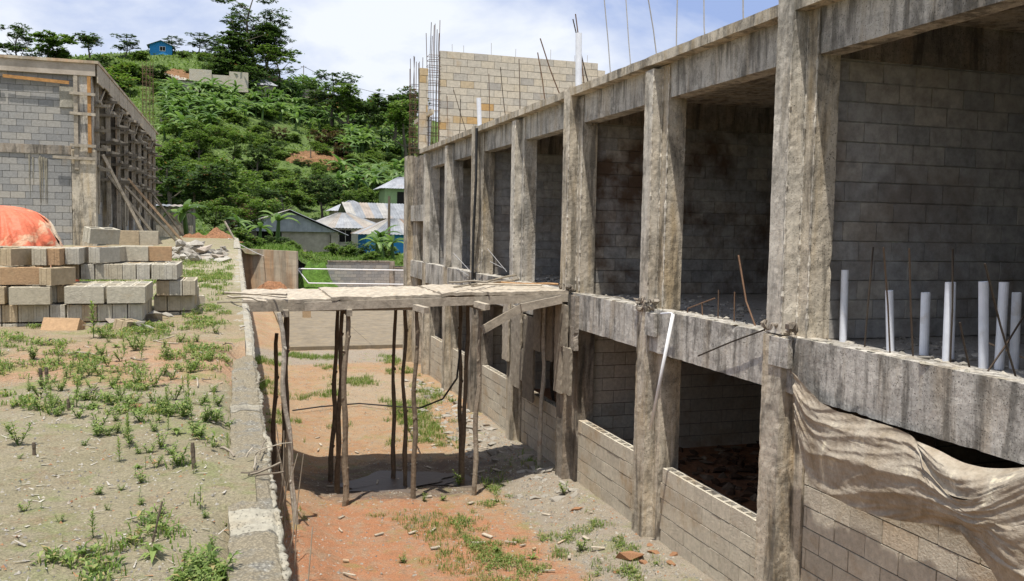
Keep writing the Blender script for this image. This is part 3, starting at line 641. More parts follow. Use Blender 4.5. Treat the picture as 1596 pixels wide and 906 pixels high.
# ================================================================ plank footbridge
FB = empty('footbridge', (2.7, 14.3, -1.2), label='makeshift plank footbridge on thin crooked poles between terrace and building', cat='footbridge')
g = MB()
def deck(x0, x1, ya0, ya1, yb0, yb1, z0, z1, sd):     # one boarded panel, mortar crusted
    g = MB(); n = int((x1-x0)/.06)
    def top(i, j):
        x = x0+(x1-x0)*i; z = z0+(z1-z0)*i; y = (ya0+(yb0-ya0)*i)*(1-j)+(ya1+(yb1-ya1)*i)*j
        y += .03*noise.noise(Vector((x*3, j*5, sd))) if j in (0, 1) else 0
        return Vector((x, y, z+.02*noise.noise(Vector((x*4, y*4, sd)))+.014*noise.noise(Vector((x*15, y*15, sd)))))
    g.grid(top, n, 20, tf=lambda i, j: .95 if False else rnd(.7, .92)); g.grid(lambda i, j: top(i, 1-j)-Vector((0, 0, .05)), n, 4, .5)
    g.grid(lambda i, j: top(i, 0)-Vector((0, 0, .05*(1-j))), n, 1, .6); g.grid(lambda i, j: top(1-i, 1)-Vector((0, 0, .05*(1-j))), n, 1, .6)
    g.grid(lambda i, j: top(0, 1-i)-Vector((0, 0, .05*(1-j))), 20, 1, .6); g.grid(lambda i, j: top(1, i)-Vector((0, 0, .05*(1-j))), 20, 1, .6)
    return part(g, 'deck_panel', 'wood', FB)
deck(.12, 1.5, 13.48, 15.75, 13.42, 15.6, -1.12, -1.10, 1)
deck(1.4, 3.25, 13.36, 15.62, 13.42, 15.4, -1.075, -1.045, 2)
deck(3.1, 5.22, 13.36, 15.3, 13.3, 15.05, -1.02, -.985, 3)
part(MB().rbox(-.25, 2.9, 13.44, 13.50, -1.29, -1.135, .08, .006, .01, 4, .35), 'beam', 'wood', FB)
part(MB().beam((1.0, 13.40, -1.215), (5.2, 13.30, -1.10), .045, .13, .62), 'beam', 'wood', FB)
part(MB().beam((.1, 15.3, -1.24), (5.2, 15.0, -1.12), .06, .14, .3), 'beam', 'wood', FB)
for x, z in ((.72, -1.24), (1.66, -1.24), (2.75, -1.20), (3.76, -1.18)):
    part(MB().beam((x, 13.30, z-.07), (x+.02, 15.4, z-.07), .08, .1, .45), 'crossbeam', 'wood', FB)
POSTS = [((434, 474), (460, 845), 12.1, .045, 1.), ((432, 520), (424, 661), 15.4, .05, .35), ((445, 474), (440, 738), 15.0, .04, .1), ((448, 480), (449, 690), 13.9, .04, .1),
         ((527, 479), (515, 742), 15.03, .05, .1), ((534, 479), (526, 763), 14.2, .05, .05), ((542, 481), (535, 785), 13.45, .055, .5),
         ((617, 474), (612, 742), 14.8, .045, .15), ((630, 474), (632, 752), 14.3, .045, .1), ((649, 474), (644, 774), 13.55, .05, .35),
         ((717, 471), (717, 742), 14.5, .048, .1), ((730, 471), (720, 748), 14.2, .05, .12), ((749, 474), (738, 768), 13.5, .05, .6), ((849, 474), (839, 738), 14.3, .05, .9), ((862, 500), (865, 620), 15.6, .04, .2)]
for i, (t, b, y, r, tt) in enumerate(POSTS):
    B0 = aY(b[0], b[1], y); T0 = aY(t[0], t[1], y)
    if T0.z > -1.17: T0.z = -1.17
    B0.z = -4.42
    pts = wobble(B0, T0, 14, .055, i*3.3)
    r *= .74; g = MB().tube(pts, [r*(1.2-.35*j/14)*rnd(.88, 1.15) for j in range(15)], 8, tt)
    for j in range(7):
        q = pts[random.randrange(1, 13)]; g.blob(q+Vector((rnd(-.03, .03), -.02, 0)), (r*.7, r*.7, r*.9), 1, .4, tt, seed=i+j)
    part(g, 'pole', 'pole_wood', FB)
part(MB().beam(aY(751, 515, 13.35), aY(816, 478, 13.3), .05, .13, .5), 'brace', 'wood', FB)
part(MB().beam(aY(812, 480, 13.25), aY(875, 467, 13.2), .05, .13, .65), 'brace', 'wood', FB)
part(MB().beam(aY(647, 479, 13.3), aY(665, 484, 13.0), .09, .09, .8), 'block_end', 'wood', FB)
part(MB().beam(aY(742, 474, 13.3), aY(760, 479, 13.0), .09, .09, .8), 'block_end', 'wood', FB)
# sticks lying on the deck
for i, (a, b, t) in enumerate([((350, 456), (448, 460), .7), ((398, 458), (446, 463), .85), ((735, 446), (790, 432), .6), ((740, 444), (845, 445), .9), ((770, 440), (870, 444), .98), ((710, 448), (800, 428), .4), ((700, 440), (760, 440), .3), ((355, 468), (415, 470), .8)]):
    z = -1.06 if i in (0, 1, 7) else -.94
    pa, pb = aZ(*a, z), aZ(*b, z+(.02 if i < 5 else .1)); pb.y = min(pb.y, 15.3); pb.x = min(pb.x, 5.3); pa.y = max(13.6, min(15.2, pa.y))
    MB().tube(wobble(pa, pb, 6, .05, i), rnd(.014, .026), 5, t).build('stick', 'wood', label='%s loose stick lying on the footbridge, counted from the terrace side' % ORD[[0, 1, 6, 5, 7, 4, 3, 2][i]], cat='stick', group='loose sticks on the footbridge')
# ragged boards hanging by the bridge end
for i, (u0, u1, v0, v1, x, t) in enumerate([(868, 876, 470, 610, 5.14, .6), (876, 884, 474, 540, 5.12, .3), (818, 832, 490, 620, 5.2, .12), (800, 812, 476, 600, 5.2, .5), (834, 844, 478, 545, 5.2, .2), (786, 793, 470, 560, 5.2, .85), (880, 890, 540, 612, 5.1, .35), (852, 862, 470, 560, 5.22, .15), (808, 816, 540, 590, 5.2, .4)]):
    a = aX(u0, v0, x); c = aX(u1, v1, x); z0 = aX(u0, v1, x).z
    y0, y1 = min(a.y, c.y), max(a.y, c.y)
    MB().rbox(x-.03, x+.01, y0, y1, z0, a.z, .07, .008, .06, i*4, t).build('form_board', 'wood', label='%s weathered formwork board hanging under the bridge end, counted from the left' % ORD[[7, 8, 4, 1, 5, 0, 9-1+0, 6, 3][i] if i != 6 else 2+7], cat='board', group='formwork boards at the bridge end')
# ================================================================ block pile
def cblock(t=.5, L=.40, D=.15, H=.19):
    g = MB(); a, b, h = L/2, D/2, H; w = .026
    g.box(-a, a, -b, -b+w, 0, h, t); g.box(-a, a, b-w, b, 0, h, t)
    for x0, x1 in ((-a+.003, -a+.034), (-.014, .014), (a-.034, a-.003)): g.box(x0, x1, -b+w, b-w, .001, h-.001, t)
    g.box(-a+.035, -.015, -b+w, b-w, .004, .03, t); g.box(.015, a-.035, -b+w, b-w, .004, .03, t)
    for s in (-1, 1): g.box(s*(a-.001)-.003, s*(a-.001)+.003, -.02, .02, .004, h-.004, t)
    bm = bmesh.new(); me = bpy.data.meshes.new('concrete_block'); me.from_pydata(g.v, [], g.f)
    bm.from_mesh(me); bmesh.ops.bevel(bm, geom=[e for e in bm.edges], offset=.0025, segments=1, affect='EDGES', clamp_overlap=True); bm.to_mesh(me); bm.free()
    at = me.attributes.new('tint', 'FLOAT', 'FACE'); at.data.foreach_set('value', [t]*len(me.polygons)); me.materials.append(MATS['block_loose']); me.update(); return me
BM_ = {t: cblock(t) for t in (.1, .35, .6, .8, .98)}
NB = 0
CN = {.1: 'pale grey', .35: 'grey', .6: 'buff grey', .8: 'tan', .98: 'orange stained'}
ROWN = {1: 'lowest half buried course', 2: 'second course from the ground', 3: 'third course from the ground', 4: 'fourth course', 5: 'fifth course', 6: 'top course'}
def blk(x, y, z, rz, row, t=None, label=None, tilt=(0, 0)):
    global NB
    t = t if t is not None else random.choice((.1, .35, .35, .6, .6, .8))
    o = bpy.data.objects.new('concrete_block', BM_[t]); C.objects.link(o)
    o.location = (x, y, z); o.rotation_euler = (tilt[0], tilt[1], rz+rnd(-.03, .03))
    tag(o, label or '%s hollow block in the %s of the block pile' % (CN[t], ROWN[row]), 'concrete block', 'hollow blocks stacked on the terrace'); NB += 1; return o
H = .205; Z0 = aY(150, 471, 10.9).z-2*H
def zr(r): return Z0+(r-1)*H
ax = lambda u, v, y: aY(u, v, y).x
y0 = 10.75
# courses 1 and 2: headers along the front, going back in depth
for r in (1, 2):
    zb = zr(r); xr = ax(222, 480, y0); n = 14
    for i in range(n):
        for d in range(3):
            if d == 1 and 0 < i < n-4 and r == 1: continue
            blk(xr-.08-i*.158+rnd(-.006, .006), y0+.2+d*.41, zb, pi/2, r, None if not (d == 0 and i > n-7) else random.choice((.35, .6, .8)))
    for j in range(3):                                   # the deeper return on the right
        for d in range(5): blk(xr+.10+j*.158, y0+1.35+d*.41+j*.02, zb, pi/2, r)
# course 3: stretchers in front, headers to the side
zb = zr(3); xr3 = ax(228, 455, y0+.08)
for i, t in enumerate((.35, .35)): blk(xr3-.2-i*.43, y0+.02, zb, 0, 3, t)
blk(xr3-.2-2*.43-.10, y0-.06, zb, .03, 3, .6)
blk(xr3-.2-3*.43-.13, y0+.02, zb, 0, 3, .8); blk(xr3-.2-4*.43-.13, y0+.05, zb, 0, 3, .8)
for i in range(12):
    for d in range(2): blk(xr3-.075-i*.157, y0+.33+d*.41+.0, zb, pi/2, 3)
for j in range(6): blk(xr3+.1+(j % 3)*.16, y0+1.25+(j//3)*.42, zb, pi/2, 3)
# course 4
zb = zr(4); y4 = y0+1.0; xr4 = ax(277, 420, y4)
for i in range(9):
    for d in range(3): blk(xr4-.08-i*.160, y4+.2+d*.41, zb, pi/2+rnd(-.04, .04), 4)
blk(ax(88, 430, y0+.05), y0+.12, zb, radians(60), 4, .8)
blk(ax(33, 430, y0+.1), y0+.14, zb, .02, 4, .98); blk(ax(-10, 430, y0+.1), y0+.2, zb, .1, 4, .8)
for i in range(7): blk(ax(62, 420, y0+.6)-i*.16, y0+.60, zb, pi/2, 4)
# course 5
zb = zr(5); y5 = y0+.28
blk(ax(24, 408, y5), y5+.05, zb, radians(68), 5, .8); blk(ax(66, 408, y5+.1), y5+.2, zb, radians(84), 5, .6); blk(ax(84, 408, y5+.1), y5+.22, zb, radians(88), 5, .98)
for i in range(4): blk(ax(112, 405, y5+.3)-i*.165-.0, y5+.5, zb, pi/2, 5, .35 if i else .1)
for i in range(6): blk(ax(118, 400, y5+.6)-i*.18, y5+.9, zb, pi/2, 5)
blk(ax(134, 400, y4+.1), y4+.5, zb, .05, 5, .98); blk(ax(160, 402, y4), y4+.16, zb, radians(62), 5, .1)
blk(ax(178, 402, y4+.4), y4+.5, zb, radians(80), 5, .35)
blk(ax(207, 395, y4+.8), y4+.75, zb, .0, 5, .35); blk(ax(243, 395, y4+.8), y4+.78, zb, .05, 5, .98); blk(ax(215, 395, y4+1.2), y4+1.15, zb, .1, 5, .1)
# course 6
zb = zr(6)
blk(ax(158, 370, y4+.3), y4+.25, zb+.035, radians(38), 6, .35, 'grey hollow block set askew as the topmost one of the block pile', (.16, .03))
blk(ax(192, 368, y4+.9), y4+.9, zb, .0, 6, .8); blk(ax(222, 368, y4+.9), y4+.92, zb, .03, 6, .6)
# strays in front
p = aZ(98, 522, -1.22); blk(p.x-.02, p.y, -1.24, radians(-18), 1, .98, 'loose orange stained block lying tilted on the weeds before the pile', (radians(-28), 0))
p = aZ(196, 518, -1.22); blk(p.x, p.y, -1.27, radians(70), 1, .8, 'broken tan block half buried beside the pile front', (.2, .1))
p = aZ(296, 478, -1.2); blk(p.x, p.y, -1.23, radians(10), 1, .35, 'single grey block lying low at the right end of the pile')
tag(heap((5.0, 59.0, -4.35), (2.4, 1.8), 2.0, 'grass_bank', 'grassy_heap', 26, 3, .6), 'overgrown green heap of soil against the left end of the block fence wall', 'grassy heap')
# ================================================================ orange tarpaulin heap
ct = aY(2, 400, 13.8)
g = MB()
def dome(i, j):
    a = 2*pi*i; q = j*pi/2
    fold = 1+.02*sin(a*9+3*sin(a*2))*cos(q*.6)+.10*((1-abs(2*noise.noise(Vector((cos(a)*4, sin(a)*4, q*.8)))))**2)*cos(q*.8)+.05*((1-abs(2*noise.noise(Vector((cos(a)*9, sin(a)*9, q*3+a)))))**2)+.12*noise.noise(Vector((cos(a)*1.5, sin(a)*1.5, q*1.6)))
    rr = .86*(cos(q)**.62 if q < pi/2-1e-4 else 0)*fold*(1+.22*(1-j)**4)
    return Vector((ct.x-.05+rr*cos(a), ct.y+rr*.95*sin(a), -1.22+1.36*(sin(q)**.85)*1.04*(1+.05*noise.noise(Vector((cos(a)*2, sin(a)*2, 5))))))
g.grid(dome, 220, 70)
g.build('tarpaulin_heap', 'tarp_orange', smooth=True, label='orange and cream tarpaulin draped over a round heap behind the block pile', cat='tarpaulin')
# ================================================================ beige tarpaulin on the low wall
def curve(pts, t):
    n = len(pts)-1; k = min(n-1, int(t*n)); f = t*n-k
    p = [pts[max(0, min(n, k+q))] for q in (-1, 0, 1, 2)]
    c = lambda a, b, cc, d: .5*((2*b)+(-a+cc)*f+(2*a-5*b+4*cc-d)*f*f+(-a+3*b-3*cc+d)*f**3)
    return tuple(c(p[0][i], p[1][i], p[2][i], p[3][i]) for i in range(len(pts[0])))
TP = empty('wall_tarpaulin', (5.1, 6, -2.3), label='crumpled beige tarpaulin hanging from the floor beam over the low wall at the right', cat='tarpaulin')
def sheet(top, bot, amp, sd, nu=240, nv=80, edge=.018):
    g = MB()
    def fn(i, j):
        a = curve(top, i); b = curve(bot, i); j2 = j
        u, v = a[0]+(b[0]-a[0])*j2, a[1]+(b[1]-a[1])*j2; x = a[2]+(b[2]-a[2])*j2-.09*sin(pi*j2)*sin(pi*min(1, i*1.1))
        p = aX(u, v, x)
        s_, t_ = i*nu/80, j2
        rg = lambda v: (1-abs(2*noise.noise(v)))
        w = .55*rg(Vector((s_*.9, t_*3.2+s_*1.3, sd)))**2+.3*rg(Vector((s_*1.6+t_*.6, t_*7+s_*2.2, sd+4)))**2+.12*rg(Vector((s_*5, t_*13, sd+8)))**2
        roll = edge*math.exp(-((1-j)/.06)**2)+edge*.6*math.exp(-(j/.05)**2)
        return Vector((min(5.24, p.x-amp*w-roll), p.y, p.z+.2*amp*noise.noise(Vector((p.y*7, p.z*7, sd)))))
    g.grid(fn, nu, nv); return part(g, 'sheet', 'tarp_beige', TP, smooth=True)
fold = [(1425, 684, 5.2), (1442, 722, 5.12), (1466, 758, 5.08), (1500, 776, 5.04), (1545, 762, 5.04), (1600, 728, 5.06), (1680, 700, 5.1)]
sheet([(1238, 578, 5.16), (1262, 608, 5.2), (1300, 636, 5.22), (1358, 655, 5.22), (1425, 681, 5.21), (1450, 735, 5.13), (1500, 778, 5.06), (1560, 764, 5.04), (1680, 700, 5.1)],
      [(1244, 660, 5.18), (1262, 742, 5.22), (1300, 772, 5.18), (1350, 797, 5.18), (1420, 813, 5.2), (1480, 820, 5.2), (1525, 838, 5.15), (1570, 880, 5.1), (1700, 940, 5.1)], .045, 3)
sheet([(1425, 683, 5.22), (1470, 704, 5.24), (1510, 722, 5.24), (1560, 730, 5.24), (1680, 720, 5.24)], [(1426, 688, 5.22), (1466, 756, 5.12), (1510, 778, 5.08), (1560, 765, 5.08), (1680, 705, 5.12)], .03, 9, 90, 24)
sheet([(1540, 770, 5.12), (1580, 800, 5.1), (1620, 780, 5.1), (1700, 760, 5.1)], [(1500, 822, 5.13), (1545, 880, 5.16), (1600, 960, 5.2), (1700, 1010, 5.2)], .05, 17, 60, 40)
# bits on top edge: sticks under tarp
# ================================================================ white pipes in the slab
PP = [((1317, 421), (1314, 533), 11.5, 0), ((1386, 453), (1388, 547), 12, 0), ((1443, 456), (1440, 553), 14, 0), ((1480, 440), (1475, 566), 13, 0), ((1486, 440), (1483, 562), 8, 1), ((1533, 439), (1533, 574), 14.5, 0), ((1565, 440), (1557, 576), 14.5, 0), ((1585, 456), (1580, 575), 14, 0)]
for i, (t, b, w, k) in enumerate(PP):
    b0 = aZ(b[0], b[1], -1.06+.0*k); t0 = aY(t[0], t[1], b0.y); d = (b0@F_ if False else b0.dot(F_)); r = w/2*d/FPX
    b0.z = -1.08
    MB().pipe(b0, t0, r, .004).build('plastic_pipe', 'pvc', smooth=False, label='%s upright pale plastic pipe in the right bay, counted from the left' % ORD[i], cat='pipe', group='plastic pipes standing in the floor slab')
def rod(pts, r=.007, mat='rebar', label=None, name='reinforcing_bar', cat='rebar', group='rebars sticking out of the building', t=None):
    return MB().tube(pts, r, 5, rnd(0, 1) if t is None else t).build(name, mat, label=label, cat=cat, group=group)
RB = [((1361, 385), (1347, 542)), ((1377, 386), (1388, 556)), ((1417, 387), (1424, 560)), ((1485, 388), (1481, 566)), ((1535, 411), (1588, 592)), ((1596, 492), (1531, 582)), ((1496, 503), (1514, 574))]
for i, (t, b) in enumerate(RB):
    b0 = aZ(*b, -1.05); t0 = aY(*t, b0.y-.02); b0.z = -1.1
    rod([b0, b0.lerp(t0, .5)+Vector((rnd(-.015, .015), 0, 0)), t0], .008, t=rnd(0, .5), label='%s thin dark rebar among the plastic pipes, counted from the left' % ORD[i], group='rebars among the plastic pipes')
a = aZ(1539, 534, -.9); rod([a, aZ(1600, 560, -.98)], .007, 'wood', 'pale thin stick lying across the slab by the rightmost pipes', 'stick', 'stick', None, .95)
def rod2(pts, x, label, r=.008, mat='rebar', t=None, **k): rod([aX(u, v, x) for u, v in pts], r, mat, label, t=t, **k)
g_ = 'rebars in the middle upper bays'
rod2([(1151, 398), (1158, 440), (1163, 470), (1177, 508)], 5.6, 'curved brown rebar leaning in the wide dark upper bay', .012, 'rebar', 1., group=g_)
rod2([(1145, 455), (1144, 508)], 5.55, 'short upright rebar in the middle of the wide dark upper bay', group=g_)
rod2([(1120, 452), (1119, 500)], 5.6, 'short upright rebar left of the middle of the wide dark upper bay', group=g_)
rod2([(1071, 492), (1072, 481), (1093, 473), (1114, 465)], 5.5, 'rusty rebar bent flat over the beam of the wide dark upper bay', .008, 'rebar', 1., group=g_)
rod2([(1094, 471), (1095, 496)], 5.5, 'short stub rebar beside the bent one in the wide dark bay', .008, 'rebar', 1., group=g_)
rod2([(935, 396), (944, 455)], 6.0, 'dark thin rebar in the bay right of the bridge end', group=g_)
rod2([(973, 385), (971, 450)], 6.5, 'tall thin rebar in the bay right of the bridge end', group=g_)
rod2([(915, 457), (945, 462), (970, 464), (985, 474)], 5.5, 'pale bent wire lying on the slab right of the bridge end', .005, 'dry_twig', group=g_)
rod2([(1088, 555), (1140, 533), (1192, 514)], 5.2, 'dark thin rod crossing the floor beam face diagonally', .009, t=0., group=g_)
rod2([(1030, 489), (1046, 488), (1050, 491)], 5.17, 'hooked upper end wire of the hanging white conduit', .01, 'pvc', name='conduit_hook', cat='conduit', group=None)
MB().tube([aX(1049, 490, 5.13), aX(1014, 669, 5.05)], .022, 8).build('plastic_conduit', 'white_paint', smooth=True, label='long white plastic conduit hanging down across the column', cat='conduit')
for i, (a, b) in enumerate([((707, 395), (735, 425)), ((712, 418), (740, 436)), ((760, 388), (790, 424)), ((764, 408), (788, 420)), ((720, 440), (750, 408))]):
    rod2([a, b], 5.2, '%s thin bent rebar at slab level behind the footbridge deck, counted from the left' % ORD[[0, 1, 3, 4, 2][i]], .007, 'steel_light', group='rebars behind the footbridge')
# roof rods and pipes
for i, (a, b) in enumerate([((842, 60), (877, 136)), ((897, 22), (914, 100)), ((893, 30), (925, 120)), ((838, 82), (851, 150)), ((941, -10), (954, 108)), ((975, -10), (987, 94)), ((1009, -10), (1026, 78)), ((1056, -12), (1055, 66)), ((1097, -14), (1103, 46)), ((1158, -16), (1160, 24)), ((780, 105), (790, 170)), ((707, 140), (733, 200)), ((762, 115), (763, 180)), ((809, 92), (811, 165)), ((697, 150), (699, 215)), ((718, 155), (716, 208))]):
    x = 5.55+(i % 3)*.25
    B0 = aX(b[0], b[1]+2, x); B0.z = 2.28; T0 = aY(a[0], a[1], B0.y)
    rod([B0, B0.lerp(T0, .5)+Vector((rnd(-.02, .02), 0, 0)), T0], .009 if i > 3 else .011, 'steel_light' if 4 <= i < 10 else 'rebar', label='%s slender rebar rising from the roof edge, counted from the far left end' % (ORD+['fifteenth', 'sixteenth'])[[8, 10, 9, 7, 10, 11, 12, 13, 14, 15, 5, 2, 4, 6, 0, 3][i] if i not in (1,) else 9], group='rebars rising from the roof edge')
for i, (a, b, w) in enumerate([((669, 183), (667, 226), 7), ((746, 153), (748, 196), 7), ((902, 52), (902, 134), 10)]):
    B0 = aX(b[0], b[1], 5.5); B0.z = 2.27; T0 = aY(a[0], a[1], B0.y); r = w/2*B0.dot(F_)/FPX
    MB().pipe(B0, T0, r).build('roof_pipe', 'pvc', smooth=False, label=['white plastic pipe on the roof at the far end under a slanted board', 'white plastic pipe on the roof above the third tall column', 'tallest white plastic pipe on the roof beside crossed rebars'][i], cat='pipe', group='white pipes on the roof')
MB().beam(aX(648, 191, 5.45), aX(674, 174, 5.45), .1, .12, .9).build('slanted_board', 'wood', label='pale board sloping across the top of the far roof pipe', cat='board')
# cable and hose
MB().tube([aX(743, 200, 5.19), aX(742, 280, 5.18), aX(738, 360, 5.16), aX(736, 450, 5.15)], .03, 6).build('black_hose', 'black_rubber', label='black hose hanging down the yellowish column', cat='hose')
MB().tube([aY(717, 545, 13.9), aY(712, 590, 13.9), aY(690, 622, 14.5), aY(655, 636, 15), aZ(620, 634, -4.2), aZ(560, 629, -4.22), aZ(500, 634, -4.22), aZ(456, 640, -4.2)], .016, 6).build('grey_cable', 'black_rubber', label='dark cable hanging from a bridge pole and running left over the ground', cat='cable')
# debris inside
g = MB()
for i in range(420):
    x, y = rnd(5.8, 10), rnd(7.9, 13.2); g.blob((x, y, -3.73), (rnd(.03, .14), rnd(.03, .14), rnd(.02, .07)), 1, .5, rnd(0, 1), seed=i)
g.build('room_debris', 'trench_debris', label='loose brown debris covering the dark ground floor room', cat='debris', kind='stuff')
g = MB()
for i in range(600):
    x, y = 5.55+abs(random.gauss(0, .9)), rnd(4.6, 20); s = rnd(.01, .04); g.blob((x, y, -1.055), (s*1.5, s*1.5, s*.7), 1, .4, rnd(0, .8), seed=i)
g.build('slab_rubble', 'stone', label='fine pale rubble scattered over the upper floor slab', cat='rubble', kind='stuff')
# ================================================================ stones
def stone_mesh(sd, t, flat=.5, amp=.35):
    g = MB().blob((0, 0, 0), (1, .75, flat), 1, amp*1.5, t, sd)
    me = bpy.data.meshes.new('stone'); 
    vs = [(v[0]+.1*noise.noise(Vector(v)*4), v[1]+.1*noise.noise(Vector(v)*4+Vector((5, 0, 0))), v[2]) for v in g.v]
    me.from_pydata(vs, [], g.f); at = me.attributes.new('tint', 'FLOAT', 'FACE'); at.data.foreach_set('value', [t]*len(me.polygons)); me.materials.append(MATS['stone']); me.update(); return me
SM = [stone_mesh(i*3.3, t, rnd(.35, .6)) for i, t in enumerate((.45, .6, .75, .85, .55))]; SR = [stone_mesh(50+i*3.3, 1., rnd(.35, .6)) for i in range(3)]
def stone(p, s, label, cat='stone', group=None, me=None):
    o = bpy.data.objects.new('stone', me or random.choice(SM)); C.objects.link(o); o.location = p; o.scale = (s, s*rnd(.7, 1.1), s*rnd(.7, 1.2)); o.rotation_euler = (rnd(-.3, .3), rnd(-.3, .3), rnd(0, 6.3)); tag(o, label, cat, group); return o
for i in range(85):                                # pale rubble pile behind the block pile
    u = rnd(252, 352); k = rnd(0, 1); y = rnd(23, 27); x = aY(u, 390, y).x; h = .55*math.exp(-((u-292)/32)**2)*(1-abs(y-25)/3)+.2*math.exp(-((u-345)/8)**2)
    stone((x, y, terrace_z(x, y)+rnd(0, 1)*h), rnd(.10, .26), 'pale angular stone in the rubble pile left of the terrace path', 'stone', 'stones of the pale rubble pile')
for u, v, s in [(183, 512, .13), (240, 505, .16), (218, 516, .10), (262, 500, .09), (232, 518, .09)]:
    p = aZ(u, v, -1.2); stone((p.x, p.y, terrace_z(p.x, p.y)+.04), s, 'grey broken lump of concrete lying at the pile corner', 'stone', 'broken lumps at the pile corner')
for u, v, s, l in [(137, 864, .05, 'pale round stone lying on the near gravelly sand'), (214, 648, .07, 'flat orange stone lying among weeds on the terrace')]:
    p = aZ(u, v, -1.4); stone((p.x, p.y, terrace_z(p.x, p.y)+.01), s, l, me=SR[0] if 'orange' in l else SM[2])
def tz(u, v, z0=-4.28): p = aZ(u, v, z0); p.z = trench_z(p.x, p.y); return p
for i, (u, v, s) in enumerate([(982, 878, .22), (897, 803, .10), (1035, 862, .08), (1002, 890, .09), (1020, 880, .10), (1050, 885, .08), (960, 895, .06), (1012, 868, .07), (1045, 900, .09)]):
    p = tz(u, v); stone(p, s, 'large flat reddish slab of rock at the column foot' if i == 0 else 'reddish rock lying near the column foot', 'stone', None if i == 0 else 'reddish rocks at the column foot', SR[i % 3])
for i in range(240):
    if i < 150: u, v = rnd(480, 960), rnd(560, 905)
    else: u, v = rnd(640, 830), rnd(600, 700)
    p = tz(u, v)
    if p.x > 5.15 or p.x < .5: continue
    s = rnd(.012, .04) if i < 150 else rnd(.03, .13); stone(p, s, 'small pale stone scattered on the floor of the trench', 'stone', 'small stones on the trench floor')
for i in range(110):
    x, y = 5.2-abs(random.gauss(0, .45)), rnd(12.5, 24); stone((x, y, trench_z(x, y)), rnd(.05, .16), 'grey rubble piece piled against the low block walls', 'stone', 'rubble pieces along the building foot')
# gravel as one mass
g = MB()
for i in range(16000):
    k = random.random()
    if k < .45: x, y = rnd(-3.6, -.05), 1.9+abs(random.gauss(0, 3.0)); z = terrace_z(x, y); s = rnd(.004, .013)
    elif k < .7: x, y = random.gauss(4.9, .5), rnd(7, 22); z = trench_z(x, y); s = rnd(.008, .03)
    else: x, y = rnd(.4, 5.1), rnd(7, 30); z = trench_z(x, y); s = rnd(.006, .025)
    if (x > 5.3) or (.0 < x < .3): continue
    a = rnd(0, 6.28); t = rnd(0, .85) if random.random() > .12 else 1.
    vs = [Vector((x+cos(a+q*2.09)*s*rnd(.7, 1.3), y+sin(a+q*2.09)*s*rnd(.7, 1.3), z-.002)) for q in range(3)]+[Vector((x, y, z+s*rnd(.5, .9)))]
    g.add(vs, [(0, 1, 3), (1, 2, 3), (2, 0, 3)], t)
for i in range(5200):                                   # straw and leaf litter
    if random.random() < .6: y = 2.0+12*random.random()**1.3; x = rnd(-4.5, -.05); z = terrace_z(x, y)
    else: x, y = rnd(.4, 5.2), rnd(7, 24); z = trench_z(x, y)
    a = rnd(0, 6.28); l = rnd(.015, .07); w_ = rnd(.002, .008); d = Vector((cos(a), sin(a), rnd(-.1, .3))); sd = Vector((-sin(a), cos(a), 0))*w_; p = Vector((x, y, z+.004))
    g.add([p-sd, p+sd, p+d*l+sd*.3, p+d*l-sd*.3], [(0, 1, 2, 3)], rnd(.5, .85) if random.random() < .8 else 1.)
g.build('gravel', 'stone', label='loose grit and pebbles scattered over terrace and trench', cat='gravel', kind='stuff')
# ================================================================ grass and weeds
def blade(g, p, h, w, t, lean=.5):
    a = rnd(0, 6.28); d = Vector((cos(a), sin(a), 0)); s = Vector((-d.y, d.x, 0))*w*.5; q = p+d*h*lean*.35+Vector((0, 0, h*.6)); e = p+d*h*lean+Vector((0, 0, h*(1-.3*lean)))
    g.add([p-s, p+s, q+s*.7, q-s*.7, e], [(0, 1, 2, 3), (3, 2, 4)], t)
def gz(x, y): return terrace_z(x, y) if x < .15 else trench_z(x, y)
g = MB()
def dens(x, y):
    if x < 0:
        k = .7*noise.noise(Vector((x*1.5, y*1.1, 11)))+.75*noise.noise(Vector((x*4.5, y*4.5, 2)))
        w = math.exp(-((y-7.7)/1.0)**2)*.22*sm(-3.6, -2.4, x)+math.exp(-((y-11.2)/1.6)**2)*.38*sm(-2.6, -1.4, x)+.30*sm(15, 18, y)+.30*math.exp(-((y-3.6)/.7)**2)*sm(-.9, -.4, x)+.16*math.exp(-((y-9.2)/1)**2)
        return k-.24+w-.30*math.exp(-((y-5.2)/1.3)**2)*sm(.3, -.4, x-0)
    k = noise.noise(Vector((x*.9, y*.6, 31)))+.4*noise.noise(Vector((x*4, y*3, 5)))
    return k-.26+.5*math.exp(-((x-3.9+(y-9)*.15)/.9)**2)*sm(13, 10.5, y)+.16*math.exp(-((y-21)/7)**2)-(.5 if 13 < y < 15.6 and x < 4 else 0)-.3*sm(2.6, 1.4, x)*sm(13, 11, y)
n = 0; tries = 0
while n < 8500 and tries < 150000:
    tries += 1
    if random.random() < .55: y = 2.2+22*random.random()**1.5; x = rnd(-5.5, -.05)
    else: y = rnd(6.8, 30); x = rnd(.35, 5.1)
    if -4.3 < x < -.6 and 10.7 < y < 13.8: continue
    dd = dens(x, y)
    if dd < rnd(0, .25): continue
    z = gz(x, y); sc = 1 if y < 14 else 1.5
    for q in range(6): blade(g, Vector((x+rnd(-.05, .05)*sc, y+rnd(-.05, .05)*sc, z-.005)), rnd(.03, .09)*sc*(1.2 if x > 0 else .8), rnd(.004, .009)*sc, rnd(.05, .8) if random.random() < .8 else rnd(.85, 1), rnd(.2, 1.1))
    n += 1
g.build('grass', 'grass', label='patchy short grass growing on terrace and trench floor', cat='grass', kind='stuff')
g = MB(); n = 0; tries = 0                                   # low broad-leaved ground cover
